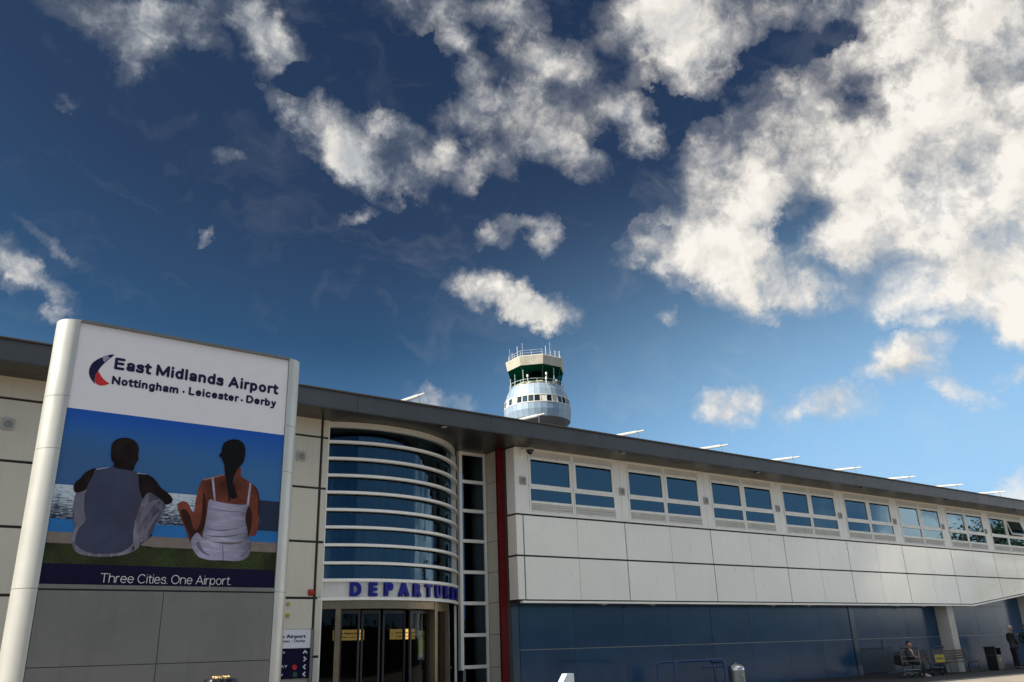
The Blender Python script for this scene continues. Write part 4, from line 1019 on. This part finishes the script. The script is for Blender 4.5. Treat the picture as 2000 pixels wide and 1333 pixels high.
def head(Q, c, yaw, s=1.):
    """head with jaw, brow, nose, ears, eyes hinted in the mesh"""
    f = Vector((math.sin(yaw), -math.cos(yaw), 0)); r_ = Vector((math.cos(yaw), math.sin(yaw), 0)); c = Vector(c)
    vs, fs = [], []; n, mm = 12, 16
    for i in range(n + 1):
        t = math.pi * i / n
        for k in range(mm):
            a = 2 * math.pi * k / mm; u = math.sin(t) * math.cos(a); w = math.sin(t) * math.sin(a); z = math.cos(t)
            jaw = 1 - .28 * max(0, -z) ** 1.3
            face = 1 + (.05 if w > 0 and z < -.5 else 0)
            nose = .024 * math.exp(-((u / .22) ** 2 + ((z + .12) / .22) ** 2)) if w > 0 else 0
            eye = -.008 * math.exp(-(((abs(u) - .38) / .16) ** 2 + ((z - .08) / .12) ** 2)) if w > 0 else 0
            vs.append(c + (r_ * (u * .076 * jaw) + f * (w * .095 * jaw * face + nose + eye) + Vector((0, 0, z * .118))) * s)
    fs = [(i * mm + k, i * mm + (k + 1) % mm, (i + 1) * mm + (k + 1) % mm, (i + 1) * mm + k) for i in range(n) for k in range(mm)]
    Q.add(vs, fs, True)
    for sg in (-1, 1): Q.lathe([(.001, -.01), (.026, 0), (.02, .012), (.001, .016)], c + r_ * sg * .078 * s, 10)
    return f, r_
def hair(Q, c, yaw, back=.4, s=1.):
    f = Vector((math.sin(yaw), -math.cos(yaw), 0)); r_ = Vector((math.cos(yaw), math.sin(yaw), 0)); c = Vector(c); vs = []; n, mm = 9, 16
    for i in range(n + 1):
        for k in range(mm):
            a = 2 * math.pi * k / mm; lim = 1.05 + (.95 * max(0, -math.sin(a)))
            t = lim * i / n; u = math.sin(t) * math.cos(a); w = math.sin(t) * math.sin(a)
            vs.append(c + (r_ * u * .084 + f * w * .103 + Vector((0, 0, math.cos(t) * .127))) * s)
    Q.add(vs, [(i * mm + k, i * mm + (k + 1) % mm, (i + 1) * mm + (k + 1) % mm, (i + 1) * mm + k) for i in range(n) for k in range(mm)], True)
def hand(J, E, i, p, d, s=1.):
    """palm, four unequal bent fingers and a thumb grown from the wrist joint i"""
    p, d = Vector(p), Vector(d).normalized(); side = d.cross(Vector((0, 1, .2))).normalized(); nrm = d.cross(side).normalized()
    J.append((p + d * .05 * s, (.026, .018))); E.append((i, len(J) - 1)); b = len(J) - 1
    J.append((p + d * .085 * s, (.030, .016))); E.append((b, len(J) - 1)); b = len(J) - 1
    for k, l in enumerate((.060, .072, .066, .050)):
        q = p + d * .095 * s + side * (-.030 + .020 * k) * s
        J.append((q, .0095)); E.append((b, len(J) - 1)); J.append((q + d * l * .55 + nrm * .012, .009)); E.append((len(J) - 2, len(J) - 1)); J.append((q + d * l * .85 + nrm * .034, .0075)); E.append((len(J) - 2, len(J) - 1))
    J.append((p + d * .05 * s - side * .038 * s, .011)); E.append((b - 1, len(J) - 1)); J.append((p + d * .085 * s - side * .05 * s + nrm * .01, .009)); E.append((len(J) - 2, len(J) - 1))
def standing(name, base, yaw, lab, coatm, hairm, hy, skin='skin', arms='clasp'):
    P = empty('person', base, lab, 'person'); B = Vector(base)
    f = Vector((math.sin(yaw), -math.cos(yaw), 0)); r_ = Vector((math.cos(yaw), math.sin(yaw), 0)); up = Vector((0, 0, 1))
    g = lambda a, b, c: B + r_ * a + f * b + up * c
    J = [(g(0, 0, .95), (.10, .09)), (g(0, 0, 1.12), (.09, .085)), (g(0, .01, 1.33), (.095, .085)), (g(0, -.01, 1.46), (.07, .06)), (g(0, .01, 1.54), .055)]
    E = [(0, 1), (1, 2), (2, 3), (3, 4)]
    for s in (-1, 1):
        k = len(J); J += [(g(s * .09, 0, .88), .09), (g(s * .10, .01, .50), .06), (g(s * .10, -.01, .10), .040), (g(s * .11, .10, .035), .032)]
        E += [(0, k), (k, k + 1), (k + 1, k + 2), (k + 2, k + 3)]
        k = len(J); e_, w_ = (g(s * .25, .02, 1.13), g(s * .07, .19, .96)) 
        J += [(g(s * .19, 0, 1.41), .045), (e_, .034), (w_, .024)]; E += [(2, k), (k, k + 1), (k + 1, k + 2)]
        hand(J, E, k + 2, w_, r_ * -s * .8 + f * .3 - up * .5)
    body = skinned('body', J, E, skin, P)
    Q = MB(); head(Q, g(0, .03, 1.655), hy)
    # join head into the body mesh so that the figure stays one piece
    b = bmesh.new(); b.from_mesh(body.data); L = wloc(body); vs = [b.verts.new(v - L) for v in Q.v]
    for fc in Q.f:
        try: b.faces.new([vs[i] for i in fc]).smooth = True
        except ValueError: pass
    b.to_mesh(body.data); b.free()
    Q = MB(); hair(Q, g(0, .03, 1.66), hy); Q.build('hair', hairm, P)
    J = [(g(0, 0, 1.0), (.185, .14)), (g(0, 0, .80), (.19, .14)), (g(0, .01, 1.15), (.175, .135)), (g(0, .01, 1.34), (.185, .13)), (g(0, -.01, 1.47), (.085, .075))]
    E = [(0, 1), (0, 2), (2, 3), (3, 4)]
    for s in (-1, 1):
        k = len(J); J += [(g(s * .20, 0, 1.41), .095), (g(s * .255, .02, 1.13), .078), (g(s * .10, .165, .985), .058)]; E += [(3, k), (k, k + 1), (k + 1, k + 2)]
    skinned('jacket', J, E, coatm, P, 2)
    J = [(g(0, 0, .90), (.15, .12))]; E = []
    for s in (-1, 1):
        k = len(J); J += [(g(s * .095, 0, .80), .105), (g(s * .10, .01, .50), .080), (g(s * .105, -.01, .08), .068)]; E += [(0, k), (k, k + 1), (k + 1, k + 2)]
    skinned('trousers', J, E, 'trousers', P, 2)
    for s in (-1, 1): skinned('shoe', [(g(s * .105, -.03, .045), (.048, .045)), (g(s * .11, .07, .038), (.048, .038)), (g(s * .12, .17, .03), (.042, .030))], [(0, 1), (1, 2)], 'shoe', P)
    return P
standing('a', (40.15, 18.3, 0), R(62), 'grey haired man standing in a dark jacket with hands clasped in front', 'coat_grey', 'hair_grey', R(58))
standing('b', (41.45, 18.25, 0), R(-60), 'dark clothed person cut off by the right edge, facing the grey haired man', 'coat_black', 'black', R(-60))
# seated person
def seated(base):
    P = empty('person', base, 'person sitting on the bench in black coat, dark cap and pale scarf', 'person'); B = Vector(base)
    yaw = R(22); f = Vector((math.sin(yaw), -math.cos(yaw), 0)); r_ = Vector((math.cos(yaw), math.sin(yaw), 0)); up = Vector((0, 0, 1))
    g = lambda a, b, c: B + r_ * a + f * b + up * c
    J = [(g(0, 0, .53), (.10, .09)), (g(0, .02, .72), (.09, .085)), (g(0, .05, .90), (.095, .085)), (g(0, .08, 1.02), (.065, .06)), (g(0, .10, 1.08), .052)]
    E = [(0, 1), (1, 2), (2, 3), (3, 4)]
    for s in (-1, 1):
        k = len(J); J += [(g(s * .10, .06, .52), .088), (g(s * .12, .46, .50), .062), (g(s * .12, .52, .10), .040), (g(s * .12, .63, .035), .032)]; E += [(0, k), (k, k + 1), (k + 1, k + 2), (k + 2, k + 3)]
        w_ = g(s * .06, .30, .70)
        k = len(J); J += [(g(s * .19, .05, .96), .043), (g(s * .23, .12, .70), .034), (w_, .024)]; E += [(2, k), (k, k + 1), (k + 1, k + 2)]
        hand(J, E, k + 2, w_, f * .7 - r_ * s * .6 + up * .1)
    body = skinned('body', J, E, 'skin_pale', P)
    hy = R(10)
    Q = MB(); head(Q, g(0, .13, 1.155), hy)
    b = bmesh.new(); b.from_mesh(body.data); L = wloc(body); vs = [b.verts.new(v - L) for v in Q.v]
    for fc in Q.f:
        try: b.faces.new([vs[i] for i in fc]).smooth = True
        except ValueError: pass
    b.to_mesh(body.data); b.free()
    Q = MB(); hair(Q, g(0, .13, 1.165), hy, s=1.08); Q.build('cap', 'black', P)
    J = [(g(0, 0, .60), (.19, .16)), (g(0, .02, .75), (.18, .14)), (g(0, .05, .90), (.185, .135)), (g(0, .07, 1.0), (.08, .075))]; E = [(0, 1), (1, 2), (2, 3)]
    for s in (-1, 1):
        k = len(J); J += [(g(s * .20, .05, .96), .078), (g(s * .24, .12, .70), .064), (g(s * .09, .28, .70), .050)]; E += [(2, k), (k, k + 1), (k + 1, k + 2)]
        k = len(J); J += [(g(s * .11, .10, .54), .115), (g(s * .13, .36, .53), .105)]; E += [(0, k), (k, k + 1)]
    skinned('coat', J, E, 'coat_black', P, 2)
    J = [(g(0, 0, .52), (.14, .11))]; E = []
    for s in (-1, 1):
        k = len(J); J += [(g(s * .10, .10, .52), .10), (g(s * .12, .47, .50), .078), (g(s * .12, .52, .10), .062)]; E += [(0, k), (k, k + 1), (k + 1, k + 2)]
    skinned('trousers', J, E, 'trousers', P, 2)
    skinned('scarf', [(g(0, .08, 1.03), (.105, .10)), (g(.0, .15, .98), (.10, .06)), (g(.02, .20, .86), (.095, .04)), (g(.03, .22, .74), (.04, .03))], [(0, 1), (1, 2), (2, 3)], 'scarf', P, 2)
    for s in (-1, 1): skinned('shoe', [(g(s * .12, .50, .045), (.045, .042)), (g(s * .12, .60, .036), (.046, .036)), (g(s * .13, .70, .03), (.040, .028))], [(0, 1), (1, 2)], 'shoe_pale', P)
    return P
seated((31.95, 18.50, 0))
bg_ = empty('bag', (31.35, 18.4, .455), 'black bag on the bench to the left of the seated person', 'bag')
Q = MB(); Q.box(31.16, 31.50, 18.3, 18.6, .456, .80, .05); Q.build('bag_body', 'coat_black', bg_)
Q = MB(); Q.tube([(31.24, 18.45, .78), (31.26, 18.45, .90), (31.40, 18.45, .90), (31.42, 18.45, .78)], .012, 6); Q.build('strap', 'coat_black', bg_)

# ------------------------------------------------------------------ luggage trolleys
def trolley(base, ang, lab, board):
    t = empty('luggage_trolley', base, lab, 'trolley', 'luggage trolleys'); B = Vector(base); c, s = math.cos(ang), math.sin(ang)
    g = lambda a, b, z: B + Vector((a * c - b * s, a * s + b * c, z))      # a: across, b: along (handle at b=0)
    for sg in (-1, 1):
        Q = MB(); Q.tube([g(sg * .30, -.06, 1.04), g(sg * .30, -.02, .98), g(sg * .30, .02, .50), g(sg * .31, .10, .32), g(sg * .31, .20, .24), g(sg * .24, .98, .16)], .020, 10); Q.build('side_tube', 'steel', t)
    Q = MB(); Q.tube([g(-.30, -.06, 1.04), g(.30, -.06, 1.04)], .024, 10); Q.build('handle', 'black', t)
    Q = MB(); Q.tube([g(-.24, .98, .16), g(.24, .98, .16)], .02, 8); Q.tube([g(-.31, .10, .30), g(.31, .10, .30)], .014, 8)
    for k in range(5): Q.tube([g(-.20 + .10 * k, .14, .28), g(-.17 + .085 * k, .96, .17)], .008, 6)
    Q.build('deck', 'steel_dull', t)
    Q = MB()
    for k in range(9): Q.tube([g(-.26 + .065 * k, -.03, .98), g(-.26 + .065 * k, .01, .76)], .006, 6)
    Q.tube([g(-.30, .0, .76), g(.30, .0, .76)], .008, 6); Q.tube([g(-.30, .01, .60), g(.30, .01, .60)], .010, 6)
    Q.build('basket', 'steel_dull', t)
    for a, b in ((-.29, .18), (.29, .18), (0, .93)):
        w = MB(); w.lathe([(.001, -.018), (.055, -.018), (.065, -.010), (.065, .010), (.055, .018), (.001, .018)], (0, 0, 0), 18, 'X')
        P_ = g(a, b, .066); w2 = MB(); w2.add([P_ + Vector((v.x * c - v.y * s, v.x * s + v.y * c, v.z)) for v in w.v], w.f, True)
        wh = w2.build('wheel', 'rubber', t)
        k_ = MB(); k_.tube([g(a, b, .24 if b < .5 else .17), g(a, b + .02, .135)], .014, 6); k_.tube([g(a - .028, b, .135), g(a + .028, b, .135)], .010, 6); k_.build('fork', 'steel', wh)
    if board:
        u = g(1, 0, 0) - g(0, 0, 0); n = Vector((u.y, -u.x, 0))
        O = g(-.27, -.035, .49)
        Q = MB(); Q.prism([(0, 0), (.54, 0), (.54, .26), (0, .26)], O, u, (0, 0, 1), -n, .012); bd = Q.build('advert_board', 'yellow', t)
        Q = MB(); 
        for k, (a_, w_, h_) in enumerate(((.07, .05, .10), (.13, .035, .07), (.175, .04, .08), (.225, .05, .10), (.285, .035, .07), (.33, .05, .09), (.39, .03, .08), (.43, .04, .07))): Q.prism([(a_, .09), (a_ + w_, .09), (a_ + w_ * .8, .09 + h_), (a_ + w_ * .3, .09 + h_)], O + n * .0005, u, (0, 0, 1), n, .002)
        Q.build('lettering', 'black', bd)
    return t
trolley((30.75, 17.7, 0), R(-58), 'steel luggage trolley in front of the seated person in the black coat', False)
trolley((33.2, 17.95, 0), R(-8), 'luggage trolley with a yellow advertising board, left of the concrete column', True)

# black litter bin by the wall
lb = empty('litter_bin', (38.7, 18.5, 0), 'black hooded litter bin with a round yellow badge beside the grey haired man', 'bin')
Q = MB(); Q.box(38.42, 38.92, 18.28, 18.74, .03, .60, .03); Q.box(38.46, 38.88, 18.32, 18.70, 0, .03); Q.build('body', 'black', lb)
Q = MB(); Q.box(38.42, 38.46, 18.28, 18.74, .60, .86, .008); Q.box(38.88, 38.92, 18.28, 18.74, .60, .86, .008); Q.box(38.46, 38.88, 18.70, 18.74, .60, .86); Q.box(38.40, 38.94, 18.26, 18.76, .86, .95, .03); Q.build('hood', 'black', lb)
Q = MB(); Q.box(38.415, 38.925, 18.275, 18.745, .598, .612); Q.build('rim_strip', 'steel_dull', lb)
Q = MB(); Q.lathe([(.05, -.004), (.075, -.004), (.075, 0), (.05, 0)], (38.67, 18.279, .42), 20, 'Y'); Q.build('badge', 'yellow', lb)
Q = MB(); Q.box(38.52, 38.58, 18.271, 18.28, .66 + .22, .92); Q.build('label_plate', 'grey_plastic', lb)

# ------------------------------------------------------------------ control tower
TC = Vector((83.656, 105.83, 0)); TW = empty('control_tower', TC, 'round control tower with blue panelled drum and green glazed cab behind the roof', 'tower')
face = math.atan2(-TC.x, -TC.y)          # azimuth towards the viewer
def ringpt(r, z, a): return Vector((TC.x + r * math.sin(a), TC.y + r * math.cos(a), z))
def loft(Q, levels, a0, a1, inset=0):
    n = len(levels); vs = []
    for r, z in levels: vs += [ringpt(r, z, a0), ringpt(r, z, a1)]
    Q.add(vs, [(2 * i, 2 * i + 1, 2 * i + 3, 2 * i + 2) for i in range(n - 1)])
NP = 34
tops = [(4.55, 42.85), (5.05, 41.85), (5.42, 40.62)]; wins = [(5.42, 40.62), (5.58, 39.42)]; bots = [(5.58, 39.42), (5.62, 38.3), (5.42, 37.05)]
def panels(levels, name, seed, gap=.003):
    random.seed(seed)
    Q = MB()
    for k in range(NP):
        a = 2 * math.pi * k / NP; Q.cur = random.choice((0, 1, 1, 1)); loft(Q, levels, a + gap, a + 2 * math.pi / NP - gap)
    Q.build(name, ['tower_panel_light', 'tower_panel', 'tower_panel_dark'], TW)
panels(tops, 'upper_cladding', 1); panels(bots, 'lower_cladding', 2)
Q = MB(); Q.lathe([(r - .05, z) for r, z in tops + [(5.53, 39.42)] + bots[1:]], TC, 68); Q.build('drum_core', 'tower_under', TW)
Q = MB(); random.seed(3)
for k in range(NP):
    a = 2 * math.pi * k / NP; Q.prism([(0, 0), (.12, 0), (.12, 1), (0, 1)], ringpt(5.56, 39.42, a) , (math.cos(a), -math.sin(a), 0), (ringpt(5.40, 40.62, a) - ringpt(5.56, 39.42, a)), (math.sin(a), math.cos(a), 0), .05)
for z, r in ((40.62, 5.44), (39.40, 5.60)): Q.lathe([(r - .04, z - .07), (r + .03, z - .07), (r + .03, z + .07), (r - .04, z + .07)], TC, 68)
Q.build('window_ring_frame', 'tower_white', TW)
for k in range(NP):
    a = 2 * math.pi * k / NP; Q = MB(); loft(Q, [(5.40, 40.56), (5.54, 39.48)], a + .012, a + 2 * math.pi / NP - .012)
    Q.build('window', 'tower_blind' if (k * 5) % 7 in (1, 4) else 'band_glass', TW)
Q = MB(); Q.lathe([(5.40, 37.06), (5.1, 36.75), (4.3, 36.2), (3.2, 35.6), (2.3, 35.2), (2.1, 34.9), (2.1, 0)], TC, 48); Q.build('shaft', 'tower_under', TW)
Q = MB(); Q.lathe([(4.50, 42.80), (4.60, 42.95), (4.35, 43.0), (4.1, 43.0), (4.1, 43.35), (3.9, 43.4), (.5, 43.4)], TC, 8, ph=face - R(0)); Q.build('ledge', 'tower_cream', TW)
def octo(r, z, off=R(-30)):
    return [ringpt(r, z, face + off * -1 + math.pi / 4 * k) for k in range(8)]
def oloft(Q, lv):
    vs = []
    for r, z in lv: vs += octo(r, z)
    Q.add(vs, [(i * 8 + k, i * 8 + (k + 1) % 8, (i + 1) * 8 + (k + 1) % 8, (i + 1) * 8 + k) for i in range(len(lv) - 1) for k in range(8)] + [tuple(range(8)), tuple(range(len(lv) * 8 - 8, len(lv) * 8))])
Q = MB(); oloft(Q, [(4.95, 46.05), (5.22, 47.55), (5.08, 47.72)]); Q.build('cab_roof', 'tower_cream', TW)
Q = MB(); oloft(Q, [(4.1, 43.3), (4.1, 43.55)]); Q.build('cab_sill', 'tower_cream', TW)
for k in range(8):
    lo, hi = octo(4.12, 43.45), octo(4.80, 46.05); a, b = k, (k + 1) % 8
    Q = MB(); Q.add([lo[a], lo[b], hi[b], hi[a]], [(0, 1, 2, 3)]); Q.build('cab_window', 'cab_glass', TW)
Q = MB()
for lo, hi in zip(octo(4.14, 43.45), octo(4.82, 46.05)): Q.tube([lo, hi], .05, 6)
Q.each('cab_mullion', 'dark_metal', TW)
Q = MB(); oloft(Q, [(2.0, 43.5), (2.2, 44.5)]); Q.lathe([(1.0, 43.5), (1.0, 46.1)], TC, 8); Q.build('cab_interior', 'dark_metal', TW)
Q = MB()
for i, h in ((0, .55), (1, 1.0)):
    pts = octo(4.7, 47.7 + h); Q.tube(pts + [pts[0]], .02, 5, False)
for k in range(8):
    p, q = octo(4.7, 47.7)[k], octo(4.7, 47.7)[(k + 1) % 8]
    for t in (0, .5): b_ = p.lerp(q, t); Q.tube([b_, b_ + Vector((0, 0, 1.0))], .022, 5)
Q.build('roof_rail', 'tower_white', TW)
Q = MB()
pts = [ringpt(4.55, 43.65, 2 * math.pi * k / 40) for k in range(41)]; Q.tube(pts, .03, 5, False)
for k in range(0, 40, 2): Q.tube([ringpt(4.55, 42.9, 2 * math.pi * k / 40), ringpt(4.55, 43.65, 2 * math.pi * k / 40)], .025, 5)
Q.build('gallery_rail', 'tower_white', TW)
lat = Vector((math.cos(face), -math.sin(face), 0))
toV = Vector((math.sin(face), math.cos(face), 0))
def spt(u, d, z): return TC - lat * u + toV * d + Vector((0, 0, z))
for u, d, z0, z1, r in ((-4.3, 1, 47.7, 50.2, .03), (-3.9, 0, 47.7, 49.9, .05), (-3.0, 0, 47.7, 51.0, .07), (-2.1, 1, 47.7, 51.2, .03), (1.9, -1, 47.7, 51.2, .07), (2.6, 1.5, 47.7, 51.0, .03), (3.5, -1, 47.7, 50.3, .07), (4.2, 0, 47.7, 49.8, .09)):
    Q = MB(); Q.tube([spt(u, d, z0), spt(u, d, z1)], r * .62, 6); Q.build('antenna', 'tower_white', TW)
for u, d, z0, z1, r in ((-4.3, 1.2, 42.9, 44.7, .07), (-3.5, 2.8, 42.9, 45.0, .05), (-2.1, 4.0, 42.9, 45.4, .06), (3.0, 3.6, 42.9, 45.6, .07)):
    Q = MB(); Q.tube([spt(u, d, z0), spt(u, d, z1)], r * .62, 6); Q.build('antenna', 'tower_white', TW)
for u, d, z in ((-1.35, 4.5, 44.1), (1.75, 4.4, 44.4), (1.7, 4.4, 43.6), (3.35, 3.3, 43.4)):
    Q = MB(); Q.lathe([(.05, -.9), (.05, -.2), (.16, -.2), (.18, .0), (.16, .22), (.001, .24)], spt(u, d, z), 10); Q.build('lamp', 'tower_white', TW)

# ------------------------------------------------------------------ tree across the road, seen only mirrored in the farthest windows
def tree(x, y, h, r0, seed, lab):
    random.seed(seed); t = empty('tree', (x, y, -.12), lab, 'tree')
    Q = MB(); Q.tube([(x, y, -.2), (x + .1, y, h * .25), (x, y + .1, h * .5), (x + .2, y, h * .85)], [.38, .28, .2, .05], 8)
    tips = []
    for k in range(26):
        a = random.uniform(0, 6.28); z0 = random.uniform(.22, .75) * h; l = r0 * random.uniform(.6, 1.0) * (1.15 - abs(z0 / h - .45)); q = Vector((x + l * math.cos(a), y + l * math.sin(a), z0 + l * .55)); tips.append(q)
        Q.tube([(x, y, z0), Vector((x, y, z0)).lerp(q, .5) + Vector((0, 0, .3)), q], [.10, .06, .02], 5)
    Q.build('trunk', 'bark', t)
    L = MB()
    for q in tips:
        for j in range(150):
            p = q + Vector((random.gauss(0, .9), random.gauss(0, .9), random.gauss(0, .7))); n = Vector((random.gauss(0, 1), random.gauss(0, 1), random.gauss(0, 1))).normalized(); u = n.orthogonal().normalized() * .2; w = n.cross(u) * .7
            L.add([p - u, p - w, p + u, p + w], [(0, 1, 2, 3)])
    L.build('crown', 'leaf', t)
tree(113, -13, 17.5, 5.0, 5, 'tall leafy tree whose reflection shows in the farthest upper windows')
def added_hedge(x0, x1, y, h, lab):
    random.seed(11); t = empty('added_hedge', ((x0 + x1) / 2, y, -.12), lab, 'added_hedge'); L = MB()
    for j in range(9000):
        p = Vector((random.uniform(x0, x1), y + random.uniform(-1, 1), -.1 + h * random.random() ** .7 * random.uniform(.8, 1.1))); n = Vector((random.gauss(0, 1), random.gauss(0, 1), random.gauss(0, 1))).normalized(); u = n.orthogonal().normalized() * .42; w = n.cross(u) * .8
        L.add([p - u, p - w, p + u, p + w], [(0, 1, 2, 3)])
    L.box(x0, x1, y - .8, y + .8, -.1, h * .86)
    L.build('foliage', 'leaf', t)
added_hedge(-90, 190, -46, 5.0, 'long dark foliage row added out of view to darken reflections in the entrance glass')  # added behind the viewer so the doors and blue wall mirror something dark
for o_ in list(bpy.data.objects):
    if o_.type == 'MESH' and not o_.data.materials: o_.data.materials.append(MAT['joint'])
